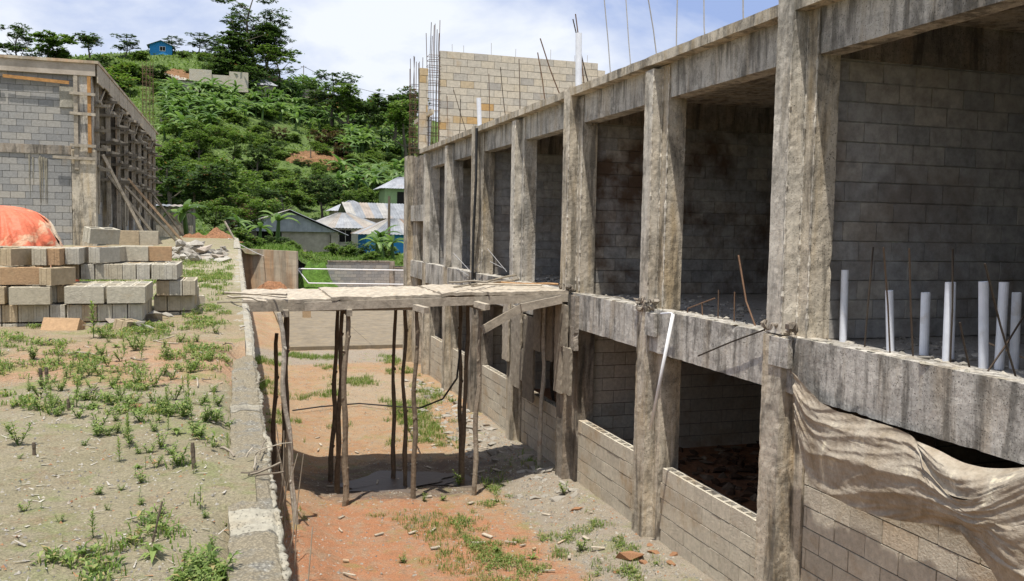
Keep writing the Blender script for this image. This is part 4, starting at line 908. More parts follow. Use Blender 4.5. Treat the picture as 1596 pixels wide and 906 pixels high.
while n < 13000 and tries < 200000:
    tries += 1; y = 2.4+18*random.random()**1.3; x = rnd(-5.5, -.05)
    if random.random() < .12: y = rnd(7, 14); x = rnd(3, 5)
    if -4.3 < x < -.6 and 10.7 < y < 13.8: continue
    if dens(x, y) < rnd(.08, .3): continue
    z = gz(x, y)
    for q in range(3):
        a = rnd(0, 6.28); g.leaf(Vector((x, y, z+rnd(0, .03))), Vector((cos(a), sin(a), rnd(.2, 1.3))), rnd(.025, .07), rnd(.008, .022), rnd(0, 1) if random.random() < .9 else 1)
    n += 1
g.build('ground_cover', 'leaf_fresh', label='low leafy ground cover between the weeds', cat='ground cover', kind='stuff')
def weed_mesh(kind, sd):
    random.seed(sd); g = MB()
    if kind == 'tall':
        h = .22; g.tube([(0, 0, 0), (.006, .004, h*.5), (.0, .012, h)], [.004, .003, .002], 4, .3)
        for i in range(34):
            z = h*(.12+.9*i/34); a = i*2.4; g.leaf(Vector((0, 0, z)), Vector((cos(a), sin(a), .35+1.3*i/34)), rnd(.055, .085)*(1.15-.6*i/34), .013, rnd(.2, 1))
    elif kind == 'bushy':
        for s in range(6):
            a = rnd(0, 6.28); h = rnd(.09, .17); d = Vector((cos(a)*.5, sin(a)*.5, 1)); g.tube([(0, 0, 0), d*h], [.003, .0015], 4, .1)
            for i in range(11):
                q = d*h*(.2+.8*i/11); b = i*2.4; g.leaf(q, Vector((cos(b), sin(b), rnd(.2, .9))), rnd(.035, .065), rnd(.012, .022), rnd(.1, 1))
    elif kind == 'rosette':
        for i in range(15): a = i*2.4; g.leaf(Vector((0, 0, .005)), Vector((cos(a), sin(a), rnd(.3, 1.6))), rnd(.07, .13), rnd(.02, .032), rnd(.2, .9), .5)
    elif kind == 'sparse':
        h = .16; g.tube([(0, 0, 0), (.01, 0, h)], [.0025, .0015], 4, .0)
        for i in range(14): z = h*(.25+.75*i/14); a = i*2.4; g.leaf(Vector((.01*z/h, 0, z)), Vector((cos(a), sin(a), rnd(0, .7))), rnd(.025, .05), rnd(.008, .015), rnd(.1, .8))
    me = bpy.data.meshes.new('weed'); me.from_pydata(g.v, [], g.f); at = me.attributes.new('tint', 'FLOAT', 'FACE'); at.data.foreach_set('value', g.t); me.materials.append(MATS['leaf_fresh']); me.update(); return me
WM = {k: [weed_mesh(k, 100+i) for i in range(3)] for k in ('tall', 'bushy', 'rosette', 'sparse')}; random.seed(99)
def weed(x, y, kind, s, label, group=None):
    o = bpy.data.objects.new('weed', random.choice(WM[kind])); C.objects.link(o); o.location = (x, y, gz(x, y)-.01); o.scale = (s, s, s*rnd(.85, 1.15)); o.rotation_euler = (rnd(-.1, .1), rnd(-.1, .1), rnd(0, 6.3)); tag(o, label, 'weed', group)
for u, v, k, s, l in [(146, 530, 'tall', 1.7, 'tall bright green weed standing right before the block pile'), (146, 838, 'tall', .62, 'small upright weed on the near gravelly sand'), (30, 712, 'bushy', 1.0, 'leafy dark weed beside a short stake at the left edge'),
                      (238, 862, 'rosette', 1.0, 'broad leaved rosette weed near the bottom edge'), (222, 755, 'bushy', .5, 'small weed in the middle of the near sand'), (312, 795, 'sparse', .8, 'thin sparse weed left of the wall coping'),
                      (312, 890, 'rosette', .9, 'large leafy weed beside the near wall coping'), (338, 878, 'bushy', .9, 'bushy weed against the near wall coping'), (210, 745, 'sparse', .5, 'tiny thin weed left of the middle weed'), (120, 650, 'tall', 1.0, 'bright upright weed in the leafy patch')]:
    p = aZ(u, v, -1.39 if v > 560 else -1.2); weed(p.x, p.y, k, s, l)
for i in range(150):
    u, v = rnd(40, 360), random.gauss(625, 42)
    if v > 720 or v < 545 or (u < 150 and v > 650): continue
    p = aZ(u, v, -1.33); 
    if p.x > -.05: continue
    weed(p.x, p.y, random.choice(('bushy', 'bushy', 'bushy', 'rosette', 'tall')), rnd(.45, .95), 'green weed in the leafy belt between the sand and the block pile', 'weeds of the leafy terrace belt')
for i in range(46):
    p = aZ(rnd(150, 385), rnd(495, 560), -1.2)
    if p.x > -.1: continue
    weed(p.x, p.y, random.choice(('bushy', 'sparse', 'bushy')), rnd(.45, .9), 'green weed growing between the block pile and the trench edge', 'weeds beside the block pile')
for i in range(26):
    p = aZ(rnd(0, 350), rnd(700, 900), -1.4)
    if p.x > -.06: continue
    weed(p.x, p.y, random.choice(('sparse', 'bushy')), rnd(.25, .5), 'tiny weed seedling on the near gravelly sand', 'seedlings on the near sand')
for i in range(14):
    p = aZ(rnd(275, 350), rnd(830, 915), -1.4)
    weed(p.x, p.y, random.choice(('rosette', 'bushy', 'bushy')), rnd(.35, .65), 'green weed clustered against the near wall coping', 'weeds against the near coping')
for u, v, k, s in [(775, 858, 'rosette', 1.3), (830, 868, 'rosette', 1.1), (628, 875, 'bushy', .8), (715, 748, 'bushy', 1.8), (880, 780, 'bushy', 1.2), (660, 778, 'bushy', 1.), (690, 776, 'bushy', .9), (905, 858, 'bushy', 1.2), (980, 765, 'bushy', .7)]:
    p = tz(u, v); weed(p.x, p.y, k, s, 'low green weed growing on the red trench floor', 'weeds on the trench floor')
for i in range(26):
    y = rnd(7.5, 12); x = rnd(.3, .6); g = MB(); p = Vector((x, y, -4.3))
    g.tube(wobble(p, p+Vector((rnd(-.2, .3), rnd(-.3, .3), rnd(.8, 2.0))), 5, .15, i), .006, 4, rnd(.2, 1)); g.build('dry_stalk', 'dry_twig', label='dry bare stalk rising along the foot of the retaining wall', cat='stalk', group='dry stalks by the retaining wall')
# stakes and twigs on the terrace
for i, (t, b, r, l) in enumerate([((300, 690), (303, 736), .012, 'dark stake stuck upright in the near sand by the wall coping'), ((106, 622), (109, 652), .011, 'short dark stake at the upper edge of the sand mound'), ((52, 690), (53, 722), .010, 'dark stake beside the leafy weed at the left edge'),
                               ((72, 573), (73, 587), .014, 'right one of two short stakes in the grass'), ((62, 574), (64, 586), .014, 'left one of two short stakes in the grass'), ((253, 782), (236, 838), .005, 'thin slanted twig above the rosette weed'), ((78, 528), (76, 545), .014, 'short stake below the loose orange block')]):
    B0 = aZ(*b, -1.38 if b[1] > 600 else -1.25); B0.z = terrace_z(B0.x, B0.y)-.02; T0 = aY(*t, B0.y)
    MB().tube(wobble(B0, T0, 4, .01, i), [r, r, r*.9, r*1.1, r*.8], 7, .1).build('wooden_stake', 'pole_wood', label=l, cat='stake', group='stakes stuck in the terrace')
for i in range(34):
    p = aZ(rnd(130, 400), rnd(520, 600), -1.25); 
    if i > 22: p = aZ(rnd(360, 410), rnd(700, 760), -1.4)
    p.z = terrace_z(min(p.x, 0), p.y)+.015; a = rnd(0, 6.28); l = rnd(.05, .25)
    MB().tube(wobble(p, p+Vector((cos(a)*l, sin(a)*l, rnd(0, .05))), 4, .04, i), rnd(.003, .008), 4, rnd(0, 1)).build('twig', 'dry_twig', label='dry twig lying on the terrace', cat='twig', group='dry twigs on the terrace')
for i in range(60):
    p = tz(rnd(480, 980), rnd(650, 900))
    if p.x > 5.1: continue
    a = rnd(0, 6.28); l = rnd(.05, .2); q = p+Vector((cos(a)*l, sin(a)*l, .01)); p.z += .02; q.z += .02
    MB().beam(p, q, rnd(.02, .06), .015, rnd(.7, .95)).build('wood_scrap', 'wood', label='pale wood scrap lying on the trench floor', cat='wood scrap', group='wood scraps on the trench floor')
p = aY(443, 490, 36); B0 = aZ(478, 495, -4.16); MB().box(B0.x-.18, B0.x+.18, B0.y-.1, B0.y+.1, -4.16, -3.78, .9).build('small_crate', 'block_loose', label='small orange topped block standing on the concrete court', cat='block')
# ================================================================ houses
def roof_sheet(g, a, b, c, d, wv=.35, th=.05):     # a-b lower edge, d-c upper edge
    a, b, c, d = map(Vector, (a, b, c, d)); n = max(4, int((b-a).length/wv)); nrm = (b-a).cross(d-a).normalized()
    if nrm.z < 0: nrm = -nrm
    seam = {}
    for i in range(n):
        for h in range(2):
            s0, s1 = (i+h*.5)/n, (i+h*.5+.5)/n; t = seam.setdefault(i//3, rnd(0, .95) if random.random() > .12 else 1.)
            l0, l1, u0, u1 = a.lerp(b, s0), a.lerp(b, s1), d.lerp(c, s0), d.lerp(c, s1); o0, o1 = (0, th) if h == 0 else (th, 0)
            g.add([l0+nrm*o0, l1+nrm*o1, u1+nrm*o1, u0+nrm*o0], [(0, 1, 2, 3)], t)
def house(name, label, u, d, w, dp, h, rise, kind, wall, roof, yaw=0, z=None, over=.5, wins=(), doors=(), group='houses of the village behind'):
    p = hp(u, d); z = p.z if z is None else z; o = empty(name, (p.x, p.y, z), label=label, cat='house', group=group); o.rotation_euler = (0, 0, yaw)
    g = MB().box(-w/2, w/2, 0, dp, -2.5, h, .5)
    if kind == 'gable':
        g.add([(-w/2, .02, h), (w/2, .02, h), (0, .02, h+rise)], [(0, 1, 2)], .6); 
    wl = g.build('wall', wall, o)
    g = MB(); W2, D0, D1 = w/2+over, -over, dp+over
    if kind == 'gable':      # ridge runs in depth, gable faces the viewer
        k = h+rise; e = h-rise*over/(w/2)
        roof_sheet(g, (-W2, D0, e), (-W2, D1, e), (0, D1, k), (0, D0, k)); roof_sheet(g, (W2, D0, e), (W2, D1, e), (0, D1, k), (0, D0, k))
    elif kind == 'side':     # ridge runs across
        k = h+rise; m = dp/2; e = h-rise*over/m
        roof_sheet(g, (-W2, D0, e), (W2, D0, e), (W2, m, k), (-W2, m, k)); roof_sheet(g, (-W2, D1, e), (W2, D1, e), (W2, m, k), (-W2, m, k))
    elif kind == 'hip':
        k = h+rise; m = dp/2; r = max(0, w/2-m*.9); e = h-.1
        roof_sheet(g, (-W2, D0, e), (W2, D0, e), (r, m, k), (-r, m, k)); roof_sheet(g, (-W2, D1, e), (W2, D1, e), (r, m, k), (-r, m, k))
        roof_sheet(g, (-W2, D0, e), (-W2, D1, e), (-r, m, k), (-r, m, k)); roof_sheet(g, (W2, D0, e), (W2, D1, e), (r, m, k), (r, m, k))
    else: roof_sheet(g, (-W2, D0, h+.05), (W2, D0, h+.05), (W2, D1, h+rise), (-W2, D1, h+rise))
    rf = g.build('roof', roof, o)
    for x, zz, ww, hh in wins:
        fr = MB(); 
        for q in ((x-ww/2-.08, x-ww/2, zz, zz+hh), (x+ww/2, x+ww/2+.08, zz, zz+hh), (x-ww/2-.08, x+ww/2+.08, zz-.08, zz), (x-ww/2-.08, x+ww/2+.08, zz+hh, zz+hh+.08), (x-.03, x+.03, zz, zz+hh)): fr.box(q[0], q[1], -.08, -.004, q[2], q[3], .8)
        f = fr.build('window', 'plaster_cream' if wall == 'plaster_cream' else 'white_paint', o); MB().box(x-ww/2, x+ww/2, -.03, -.004, zz, zz+hh).build('pane', 'dark', f)
    for x, zz, ww, hh in doors: MB().box(x-ww/2, x+ww/2, -.05, -.004, zz, zz+hh).build('door', 'dark', o)
    return o
# gable-ended shed in front, with tin gable
sh = house('tin_gable_house', 'grey plastered shed with rusty tin gable, leftmost of the houses behind the wall', 476, 88, 4.6, 8, 2.5, 0.02, 'shed', 'plaster', 'roof_metal', 0, -2.9, .1)
g = MB(); k = 1.55
a0, b0, c0, d0 = Vector((-6.2, -.4, 2.35)), Vector((3.4, -.4, 2.05)), Vector((-1.6, -.4, 4.25)), Vector((-6.2, -.4, 3.3))
n = 26
for i in range(n):
    x0, x1 = -6.2+9.6*i/n, -6.2+9.6*(i+1)/n
    tp = lambda x: (2.75+(x+6.2)*(4.25-2.75)/4.6 if x < -1.6 else 4.25-(x+1.6)*(4.25-2.1)/5.0)
    t = random.choice((.1, .3, .5, .5, .9, 1.)) if i % 3 == 0 else t
    g.add([(x0, -.4+.04*(i % 2), 2.3), (x1, -.4+.04*((i+1) % 2), 2.3), (x1, -.4+.04*((i+1) % 2), max(2.32, tp(x1))), (x0, -.4+.04*(i % 2), max(2.32, tp(x0)))], [(0, 1, 2, 3)], t)
g.build('gable', 'roof_pale', sh)
g = MB(); roof_sheet(g, (-6.6, -.9, 2.7), (-6.6, 8, 2.7), (-1.6, 8, 4.4), (-1.6, -.9, 4.4)); roof_sheet(g, (4.0, -.9, 2.0), (4.0, 8, 2.0), (-1.6, 8, 4.4), (-1.6, -.9, 4.4)); g.build('roof', 'roof_metal', sh)
MB().box(-6, -2.3, 1, 7, -1, 2.7).build('wall', 'dark', sh); MB().box(-6.1, -4.6, .6, 1, -1, 2.3).build('wall', 'plaster', sh); MB().box(2.4, 3.1, -.3, 0, -1, 2.3).build('post', 'plaster', sh)
for x in (-.1,): MB().box(x, x+.12, -.05, -.002, -1, 2.3).build('wall_post', 'plaster', sh)
house('tin_roof_house', 'cream house with rusty hipped tin roof and brown window, second from left', 540, 97, 7.5, 7, 2.5, 1.6, 'hip', 'plaster_cream', 'roof_metal', 0, -2.6, .9, wins=((-.2, .9, 1.3, 1.3),), doors=((-2.7, 0, 1.2, 2.2),))
house('tin_roof_house', 'small house with pale pyramid tin roof rising behind the cream house', 550, 112, 5, 5, 2.6, 1.3, 'hip', 'plaster', 'roof_pale', 0, -1.2+.6, .6)
house('tin_roof_house', 'house with wide sloping tin roof left of the blue house', 592, 106, 6.5, 6, 3.0, 1.5, 'side', 'plaster', 'roof_metal', .1, -1.6, .8, wins=((1.8, 1.0, .9, 1.1),))
house('blue_house', 'bright blue house with tin roof and white framed window by the far column', 626, 88, 7.2, 6, 2.55, 1.5, 'hip', 'paint_blue', 'roof_metal', 0, -3.2, .7, wins=((-1.9, .75, 1.1, 1.5),))
house('green_hut', 'greenish hut with pale metal roof on the slope above the blue house', 630, 118, 5.5, 5, 2.6, 1.6, 'hip', 'paint_green', 'roof_pale', 0, 2.6, .7, doors=((-.6, 0, 1, 2.1),))
house('storage_shed', 'dark grey shed just beyond the far end of the formwork building', 256, 60, 3.4, 4, 2.4, .25, 'shed', 'concrete_dark', 'roof_metal', 0, -1.4, .3)
hg = 'houses up on the hill'
house('hill_house', 'grey house with pale tin roof below the grassy slope on the hill', 407, hv(407, 152), 6.5, 5, 2.8, 1.8, 'hip', 'plaster', 'roof_pale', 0, None, .6, group=hg)
house('hill_house', 'low flat pale house beside the utility pole on the hill crest', 475, hv(470, 144)-4, 8, 5, 2.4, .6, 'shed', 'plaster', 'roof_pale', 0, None, .5, group=hg, doors=((-2, 0, 1, 2),))
house('hill_house', 'small orange house with pale roof half hidden by hill trees', 507, hv(507, 168), 6, 5, 3, .5, 'shed', 'paint_orange', 'roof_pale', 0, None, .5, group=hg, wins=((0, 1, 1, 1),))
house('hill_house', 'small bright blue hut on the skyline of the hill', 253, 240, 5.2, 4, 2.0, 1.1, 'gable', 'paint_blue', 'roof_pale', 0, hp(253, 240).z+.4, .7, group=hg, wins=((.4, .6, 1.2, 1.0),))
house('hill_house', 'tin shelter with pale posts at the far left of the hill slope', 292, hv(292, 145), 5, 4, 2.4, .5, 'shed', 'plaster', 'roof_pale', 0, None, .4, group=hg)
house('hill_house', 'tiny white walled hut on the lower slope left of the red cut', 262, hv(262, 205), 2.5, 2, 2.2, .3, 'shed', 'plaster', 'roof_pale', 0, None, .3, group=hg)
# block ruin on the hill
d = hv(342, 136); p = hp(342, d); RU = empty('ruined_wall', tuple(p), label='unfinished stepped block wall standing on the hill below the tall trees', cat='block wall')
for x0, x1, nc, y in ((-6.4, -1.6, 15, 0), (-1.7, 2.4, 12, .5), (2.2, 6.4, 15, .1)):
    g = MB(); bwall(g, 'x', x0, x1, y, y+.3, -1, nc if x0 < 0 else nc, lambda c, x: rnd(.3, .8), .6, .3); g.build('wall', 'block_cream', RU)
# retaining edge with pale stones on the hill
g = MB()
for i in range(120):
    u = rnd(250, 300); q = hp(u, hv(u, 118+ (u-250)*.25)+rnd(-1, 1)); g.blob((q.x, q.y, q.z+.2), rnd(.2, .5), 1, .4, rnd(.4, .9), seed=i)
g.build('rubble_line', 'stone', label='line of pale rubble along the hill track below the skyline hut', cat='rubble', kind='stuff')
# utility poles and wires
def upole(u, vt, d, label, r=.12, arm=True, z=None):
    q = hp(u, d); zt = vtop(u, vt, d); o = empty('utility_pole', (q.x, q.y, q.z), label=label, cat='utility pole', group='utility poles')
    MB().tube([(0, 0, -1), (0, 0, zt-q.z)], [r, r*.7], 6, .2).build('pole', 'pole_wood', o)
    if arm: MB().beam((-.7, 0, zt-q.z-.4), (.7, 0, zt-q.z-.4), .12, .12, .3).build('crossarm', 'pole_wood', o)
    return Vector((q.x, q.y, zt-.3))
pa = upole(472, 102, hv(472, 146)+4, 'thin utility pole on the hill crest against the sky')
pb = upole(605, 306, 80, 'dark utility pole rising between the tin roofs near the blue house', .16, False)
pc = upole(483, 232, 160, 'pale pole with lamp boxes standing above the red cut', .14)
pd = hp(640, 230); pd.z = vtop(640, 152, 230); pe = hp(395, 250); pe.z = vtop(395, 112, 250)
for a, b, l in ((pa, pd, 'power wire running right from the crest pole'), (pa, pe, 'power wire running left from the crest pole')):
    MB().tube([a.lerp(b, i/10)-Vector((0, 0, 1.6*(1-(2*i/10-1)**2))) for i in range(11)], .05, 4).build('power_wire', 'black_rubber', label=l, cat='wire', group='wires of the crest pole')
# ================================================================ trees
def crown_mesh(name, mat, blobs, n, ls, seed, aspect=.5, droop=0):
    random.seed(seed); g = MB()
    tot = sum(b[3]**2 for b in blobs)
    for bx, by, bz, br, *fl in blobs:
        fl = fl[0] if fl else .7; k = int(n*br*br/tot)
        cl = [Vector((random.gauss(0, 1), random.gauss(0, 1), random.gauss(0, 1))).normalized()*rnd(.45, 1.0) for _ in range(max(4, k//24))]
        for i in range(k):
            c = random.choice(cl)
            v = c*br+Vector((random.gauss(0, 1), random.gauss(0, 1), random.gauss(0, .6)))*br*.17
            p = Vector((bx+v.x, by+v.y, bz+v.z*fl)); a = rnd(0, 6.28); d = Vector((cos(a), sin(a), rnd(-.6, .5)-droop)).normalized(); l = ls*rnd(.6, 1.4); s = Vector((-d.y, d.x, rnd(-.6, .6))).normalized()*l*aspect
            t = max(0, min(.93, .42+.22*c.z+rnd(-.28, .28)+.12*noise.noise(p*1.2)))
            if random.random() < .03: t = 1.
            g.add([p-d*l*.5, p+s*.5, p+d*l*.5, p-s*.5], [(0, 1, 2, 3)], t)
    me = bpy.data.meshes.new(name); me.from_pydata([tuple(v) for v in g.v], [], g.f); at = me.attributes.new('tint', 'FLOAT', 'FACE'); at.data.foreach_set('value', g.t); me.materials.append(MATS[mat]); me.update(); return me
def trunk_mesh(h, r, br, seed, lean=0):
    random.seed(seed); g = MB(); pts = [Vector((lean*z+.04*h*sin(z*5+seed), .02*h*sin(z*7), h*z)) for z in [i/6 for i in range(7)]]
    g.tube([Vector((0, 0, -.06*h))]+pts, [r*1.3]+[r*(1-.75*i/6) for i in range(7)], 6, .4)
    for i in range(br):
        k = rnd(.35, .9); b = pts[int(k*6)]; a = rnd(0, 6.28); l = h*rnd(.18, .38)*(1.2-k*.5); e = b+Vector((cos(a)*l, sin(a)*l, l*rnd(.3, .9)))
        g.tube([b, b.lerp(e, .5)+Vector((0, 0, -.04*l)), e], [r*.45*(1.1-k), r*.3*(1.1-k)+.002, .002], 5, .5)
    me = bpy.data.meshes.new('trunk'); me.from_pydata([tuple(v) for v in g.v], [], g.f); at = me.attributes.new('tint', 'FLOAT', 'FACE'); at.data.foreach_set('value', g.t); me.materials.append(MATS['bark']); me.update(); return me
# all tree kinds are modelled 1 m tall and scaled
def rb(n, r, z0, z1, w, seed, fl=.7):
    random.seed(seed); o = []
    for i in range(n):
        a = rnd(0, 6.28); k = rnd(0, 1)**.6; z = rnd(z0, z1); o.append((cos(a)*w*k, sin(a)*w*k, z, r*rnd(.7, 1.25), fl))
    return o
KIND = {
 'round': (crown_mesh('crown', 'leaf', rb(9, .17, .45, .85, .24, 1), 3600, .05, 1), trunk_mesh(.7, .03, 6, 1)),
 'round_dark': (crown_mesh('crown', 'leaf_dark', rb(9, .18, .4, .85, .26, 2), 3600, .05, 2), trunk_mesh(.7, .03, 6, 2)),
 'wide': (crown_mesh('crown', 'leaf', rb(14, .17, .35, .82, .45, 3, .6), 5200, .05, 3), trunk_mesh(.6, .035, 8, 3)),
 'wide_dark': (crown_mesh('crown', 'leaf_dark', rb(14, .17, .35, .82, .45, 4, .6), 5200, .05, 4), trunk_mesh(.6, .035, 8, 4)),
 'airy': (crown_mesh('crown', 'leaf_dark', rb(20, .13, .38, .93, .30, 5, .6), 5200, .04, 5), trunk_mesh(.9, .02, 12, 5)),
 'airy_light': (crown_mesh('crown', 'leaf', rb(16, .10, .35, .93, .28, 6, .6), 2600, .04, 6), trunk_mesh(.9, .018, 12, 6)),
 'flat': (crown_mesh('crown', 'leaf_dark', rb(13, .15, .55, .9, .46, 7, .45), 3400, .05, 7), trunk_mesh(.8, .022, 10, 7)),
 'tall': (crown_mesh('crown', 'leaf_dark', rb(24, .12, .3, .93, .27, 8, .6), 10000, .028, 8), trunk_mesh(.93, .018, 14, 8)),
 'conifer': (crown_mesh('crown', 'leaf_dark', [(cos(i*2.4)*.22*(1-i/26)*.6, sin(i*2.4)*.22*(1-i/26)*.6, .1+.87*i/26, .21*(1-i/29)+.015, .5) for i in range(26)], 11000, .04, 9, .4, .4), trunk_mesh(.95, .02, 4, 9)),
 'bush': (crown_mesh('crown', 'leaf', rb(8, .33, .2, .6, .5, 10, .8), 2600, .10, 10), None),
 'bush_dark': (crown_mesh('crown', 'leaf_dark', rb(8, .33, .2, .6, .5, 11, .8), 2600, .10, 11), None),
 'bush_fresh': (crown_mesh('crown', 'leaf_fresh', rb(9, .28, .2, .6, .5, 12, .8), 1800, .10, 12), None),
 'bush_red': (crown_mesh('crown', 'leaf_reddish', rb(8, .3, .25, .65, .5, 13, .8), 1600, .10, 13), None),
}
random.seed(5)
def plant(kind, pos, h, label, name='tree', cat='tree', group=None, wx=1.0):
    cr, tr = KIND[kind]
    if tr:
        o = empty(name, pos, label=label, cat=cat, group=group); c = bpy.data.objects.new('crown', cr); t = bpy.data.objects.new('trunk', tr)
        for q in (c, t): C.objects.link(q); q.parent = o
    else: o = bpy.data.objects.new(name, cr); C.objects.link(o); o.location = pos; tag(o, label, cat, group)
    o.scale = (h*wx, h*wx, h); o.rotation_euler = (0, 0, rnd(0, 6.3)); return o
def tree(kind, u, vt, d, label, wx=1.0, name='tree', cat='tree', group='trees on the hill', sink=.3):
    p = hp(u, d); h = vtop(u, vt, d)-p.z+sink; p.z -= sink; return plant(kind, p, max(h, 1), label, name, cat, group, wx)
sg = 'trees along the skyline of the hill'
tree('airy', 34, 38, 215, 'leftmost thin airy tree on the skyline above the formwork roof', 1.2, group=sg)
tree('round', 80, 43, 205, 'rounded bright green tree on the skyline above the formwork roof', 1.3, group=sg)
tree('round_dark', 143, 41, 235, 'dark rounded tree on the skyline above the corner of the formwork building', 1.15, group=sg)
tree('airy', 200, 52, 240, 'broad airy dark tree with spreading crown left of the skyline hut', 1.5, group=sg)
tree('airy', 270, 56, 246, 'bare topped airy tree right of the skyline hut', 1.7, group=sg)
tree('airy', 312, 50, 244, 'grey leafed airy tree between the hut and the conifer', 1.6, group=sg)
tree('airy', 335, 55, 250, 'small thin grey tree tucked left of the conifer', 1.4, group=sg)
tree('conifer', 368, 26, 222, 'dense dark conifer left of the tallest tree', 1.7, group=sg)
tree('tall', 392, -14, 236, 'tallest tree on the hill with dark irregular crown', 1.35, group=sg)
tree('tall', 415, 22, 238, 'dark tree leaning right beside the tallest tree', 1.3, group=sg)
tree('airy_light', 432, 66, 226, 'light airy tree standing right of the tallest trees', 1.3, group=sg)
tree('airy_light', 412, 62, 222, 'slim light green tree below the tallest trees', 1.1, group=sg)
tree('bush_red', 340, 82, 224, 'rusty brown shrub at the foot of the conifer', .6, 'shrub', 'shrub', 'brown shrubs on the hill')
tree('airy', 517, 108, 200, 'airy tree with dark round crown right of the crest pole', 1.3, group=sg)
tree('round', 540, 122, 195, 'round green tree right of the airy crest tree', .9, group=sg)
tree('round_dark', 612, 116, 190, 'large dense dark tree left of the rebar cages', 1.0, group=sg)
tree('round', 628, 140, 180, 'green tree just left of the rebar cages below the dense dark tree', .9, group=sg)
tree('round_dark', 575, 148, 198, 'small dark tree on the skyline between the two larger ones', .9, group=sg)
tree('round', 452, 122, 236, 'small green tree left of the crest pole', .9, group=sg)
tree('round_dark', 497, 130, 215, 'low dark tree just right of the crest pole', 1., group=sg)
tree('bush', 40, 78, 205, 'low green thicket below the leftmost skyline trees', 1.2, 'shrub', 'shrub', 'thickets on the crest')
for i, (u, v, d, k) in enumerate([(180, 78, 215, 'bush_dark'), (225, 75, 235, 'bush'), (290, 78, 238, 'bush_dark'), (110, 80, 222, 'bush_dark'), (318, 78, 236, 'bush'), (200, 88, 210, 'bush'), (240, 92, 215, 'bush_dark'), (20, 84, 200, 'bush_dark'), (165, 92, 200, 'bush'), (0, 80, 205, 'bush'), (350, 90, 232, 'bush_dark'), (140, 84, 215, 'bush')]):
    tree(k, u, v, d, 'scrubby bush on the hill crest', 1.3, 'shrub', 'shrub', 'scrub along the hill crest')
# big trees at the foot of the slope
fg = 'broad trees at the foot of the hill'
tree('wide_dark', 300, 238, 84, 'large dark mango like tree with reddish leaf tips beyond the formwork building', .95, group=fg)
tree('wide', 352, 232, 86, 'bright green spreading tree right of the large dark tree', .8, group=fg)
tree('wide', 262, 205, 110, 'leafy green tree behind the end of the formwork building', .9, group=fg)
tree('wide', 390, 290, 80, 'round bushy tree left of the tin gable house', .9, group=fg)
tree('wide', 335, 300, 66, 'low green tree above the rubble pile', .95, group=fg)
tree('wide_dark', 500, 262, 118, 'brownish green tree with layered crown above the tin gable house', .85, group=fg)
tree('round', 440, 270, 112, 'dense green tree behind the tin gable house', 1., group=fg)
tree('wide', 560, 285, 122, 'green tree right behind the cream house', .8, group=fg)
tree('round_dark', 407, 275, 100, 'dark rounded tree left behind the tin gable house', 1.1, group=fg)
tree('wide', 310, 178, 150, 'broad feathery tree high above the dark mango like tree', .8, group=fg)
tree('wide', 365, 190, 148, 'broad feathery tree in the middle of the slope', .85, group=fg)
tree('wide', 275, 185, 160, 'feathery tree above the formwork end on the slope', .8, group=fg)
tree('wide_dark', 400, 215, 140, 'dark spreading tree left of the red cut', .7, group=fg)
for u, v, d in [(437, 192, 172), (500, 195, 176), (520, 196, 178), (270, 118, 222), (420, 170, 196), (535, 215, 165), (365, 290, 96)]:
    tree('bush_red', u, v, d, 'rusty brown leafed shrub among the green of the slope', .8, 'shrub', 'shrub', 'brown shrubs on the slope')
for u, v, d, k in [(375, 345, 62, 'bush'), (345, 352, 58, 'bush_dark'), (520, 372, 80, 'bush'), (545, 375, 78, 'bush'), (560, 368, 82, 'bush_dark'), (470, 385, 70, 'bush_fresh'), (600, 372, 76, 'bush'), (580, 385, 68, 'bush'), (620, 395, 64, 'bush_fresh'), (430, 360, 74, 'bush_dark'), (405, 365, 68, 'bush'), (455, 378, 70, 'bush'), (385, 372, 60, 'bush'), (500, 392, 66, 'bush_fresh'), (545, 398, 63, 'bush_fresh')]:
    tree(k, u, v, d, 'green bush growing around the village houses', 1., 'shrub', 'shrub', 'bushes around the houses')
# banana plants
def banana_mesh(seed, n=9):
    random.seed(seed); g = MB(); g.tube([(0, 0, -.1), (.01, 0, .25), (0, .01, .5)], [.05, .045, .03], 6, .25)
    for i in range(n):
        a = i*2.4+rnd(-.3, .3); el = rnd(.35, 1.25); l = rnd(.42, .6); w = rnd(.10, .15); pts = []; p = Vector((0, 0, .46)); h = Vector((cos(a), sin(a), 0)); s = Vector((-sin(a), cos(a), 0)); e = el
        for k in range(6): pts.append(p.copy()); p = p+(h*cos(e)+Vector((0, 0, sin(e))))*l/5; e -= rnd(.25, .5)
        ww = [.02, .8, 1, .95, .7, .05]; t = rnd(.1, 1); vs = []
        for k in range(6): vs += [pts[k]-s*w*.5*ww[k]-Vector((0, 0, .03*ww[k])), pts[k], pts[k]+s*w*.5*ww[k]-Vector((0, 0, .03*ww[k]))]
        g.add(vs, [(k*3+q, k*3+q+1, k*3+q+4, k*3+q+3) for k in range(5) for q in range(2)], t)
    me = bpy.data.meshes.new('banana_plant'); me.from_pydata([tuple(v) for v in g.v], [], g.f); at = me.attributes.new('tint', 'FLOAT', 'FACE'); at.data.foreach_set('value', g.t); me.materials.append(MATS['banana_leaf']); me.update(); return me
BN = [banana_mesh(200+i, 8+i % 3) for i in range(5)]
random.seed(17)
def banana(u, d, h, label, group):
    p = hp(u, d); o = bpy.data.objects.new('banana_plant', random.choice(BN)); C.objects.link(o); o.location = p; o.scale = (h, h, h); o.rotation_euler = (rnd(-.1, .1), rnd(-.1, .1), rnd(0, 6.3)); tag(o, label, 'banana plant', group)
cnt = 0
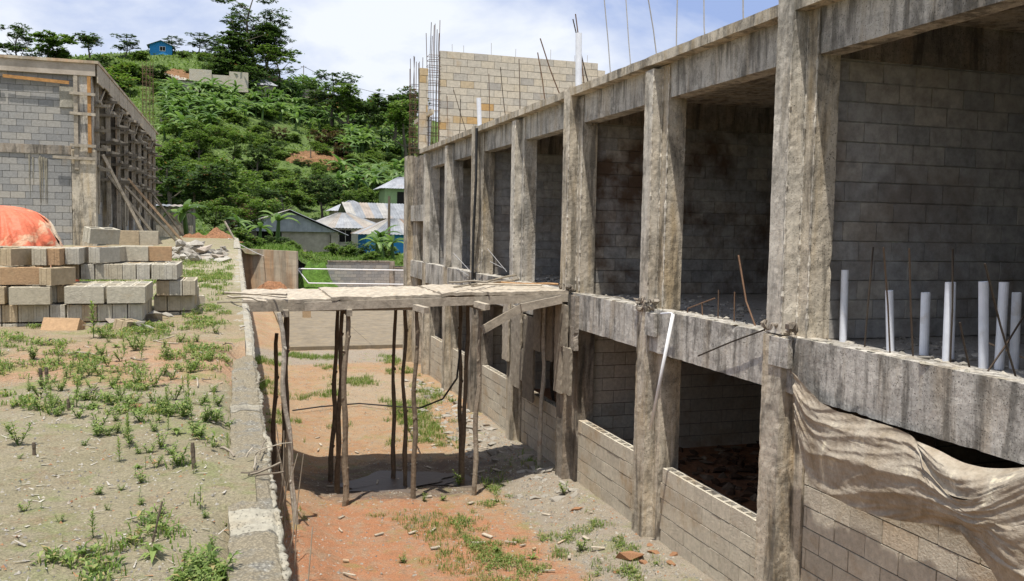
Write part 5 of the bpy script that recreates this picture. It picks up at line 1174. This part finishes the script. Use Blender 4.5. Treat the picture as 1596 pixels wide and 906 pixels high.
for vr0, vr1, ur0, ur1, n, l in [(140, 185, 255, 470, 95, 'banana plant in the upper grove below the ruined block wall'), (165, 200, 455, 640, 75, 'banana plant in the grove below the hill trees on the right'), (195, 245, 530, 645, 60, 'banana plant on the right slope above the red cut'), (275, 305, 520, 640, 26, 'banana plant on the low slope behind the tin roofs'), (128, 150, 420, 540, 24, 'banana plant near the houses on the hill'), (185, 225, 255, 330, 16, 'banana plant on the left slope above the broad trees')]:
    for i in range(n):
        u, v = rnd(ur0, ur1), rnd(vr0, vr1); banana(u, hv(u, v+8), rnd(3.8, 6), l, 'banana plants on the hillside')
for u, d, h, l in [(291, 52, 3.0, 'banana plant with big open leaves beyond the formwork building'), (432, 76, 4.2, 'ragged banana plant in front of the tin gable house'), (596, 74, 3.8, 'large banana plant beside the blue house'), (585, 70, 3.0, 'banana plant with torn leaves left of the blue house'), (612, 72, 3.0, 'banana plant before the blue house wall'), (403, 70, 3.0, 'banana plant behind the tan wall at the left'), (370, 66, 2.6, 'banana plant behind the leaning post')]:
    banana(u, d, h, l, None)
for i, (u, v) in enumerate([(440, 250), (452, 243), (470, 262), (492, 238), (512, 262), (530, 244), (546, 256), (258, 126), (300, 118), (505, 246)]):
    d = hv(u, v); p = hp(u, d); plant(('bush', 'bush_fresh', 'bush_dark')[i % 3], p, rnd(1.5, 2.6), 'small green shrub growing on the bare red cut', 'shrub', 'shrub', 'shrubs on the red cuts', 1.3)
# small bushes over the slope, each one a plant
for i in range(290):
    u = rnd(245, 660); v = rnd(135, 330); d = hv(u, v)
    if 435 < u < 550 and 232 < v < 268: continue
    k = random.choice(('bush', 'bush', 'bush_dark', 'bush_fresh', 'bush')); p = hp(u, d); h = rnd(1.6, 3.4); p.z -= .3
    plant(k, p, h, 'green shrub covering the hillside', 'shrub', 'shrub', 'shrubs covering the hillside', rnd(.9, 1.5))
for i in range(30):
    u = rnd(-200, 245); d = rnd(130, 215); p = hp(u, d); plant(random.choice(('bush', 'bush_dark')), p, rnd(2.5, 4.5), 'shrub on the hill behind the formwork building', 'shrub', 'shrub', 'shrubs behind the formwork building', 1.2)
g = MB()
for i in range(42000):
    u = rnd(-60, 670); d = 62+188*random.random()**.7
    if u < 365 and d < 66: continue
    p = hp(u, d); a = rnd(0, 6.28); s = rnd(.25, .6)*(.5+d/250); dd = Vector((cos(a), sin(a), rnd(.2, 1.4))).normalized(); sd = Vector((-dd.y, dd.x, rnd(-.4, .4)))*s*.35
    if noise.noise(Vector((p.x*.05, p.y*.05, 3))) < -.25: continue
    g.add([p, p+dd*s*.5+sd, p+dd*s, p+dd*s*.5-sd], [(0, 1, 2, 3)], rnd(.1, .92))
g.build('hill_undergrowth', 'leaf', label='low green undergrowth covering the hillside', cat='undergrowth', kind='stuff')
g = MB()
for i in range(9000):
    u = rnd(300, 660); d = rnd(52, 92); p = hp(u, d)
    if p.y < 60.3 and u > 458: continue
    blade(g, p, rnd(.15, .35), .05, rnd(0, .7), .5)
g.build('bank_grass', 'grass', label='tall green grass on the bank above the block fence wall', cat='grass', kind='stuff')
for u, d, l in ((312, 51, 'left of two red earth mounds beyond the rubble pile'), (341, 50.5, 'right of two red earth mounds beyond the rubble pile')):
    q = aY(u, 380, d); tag(heap((q.x, q.y, -.85), (1.3, 1.0), .62, 'brown_earth', 'earth_mound', 20, u, 1.2), l, 'earth mound')
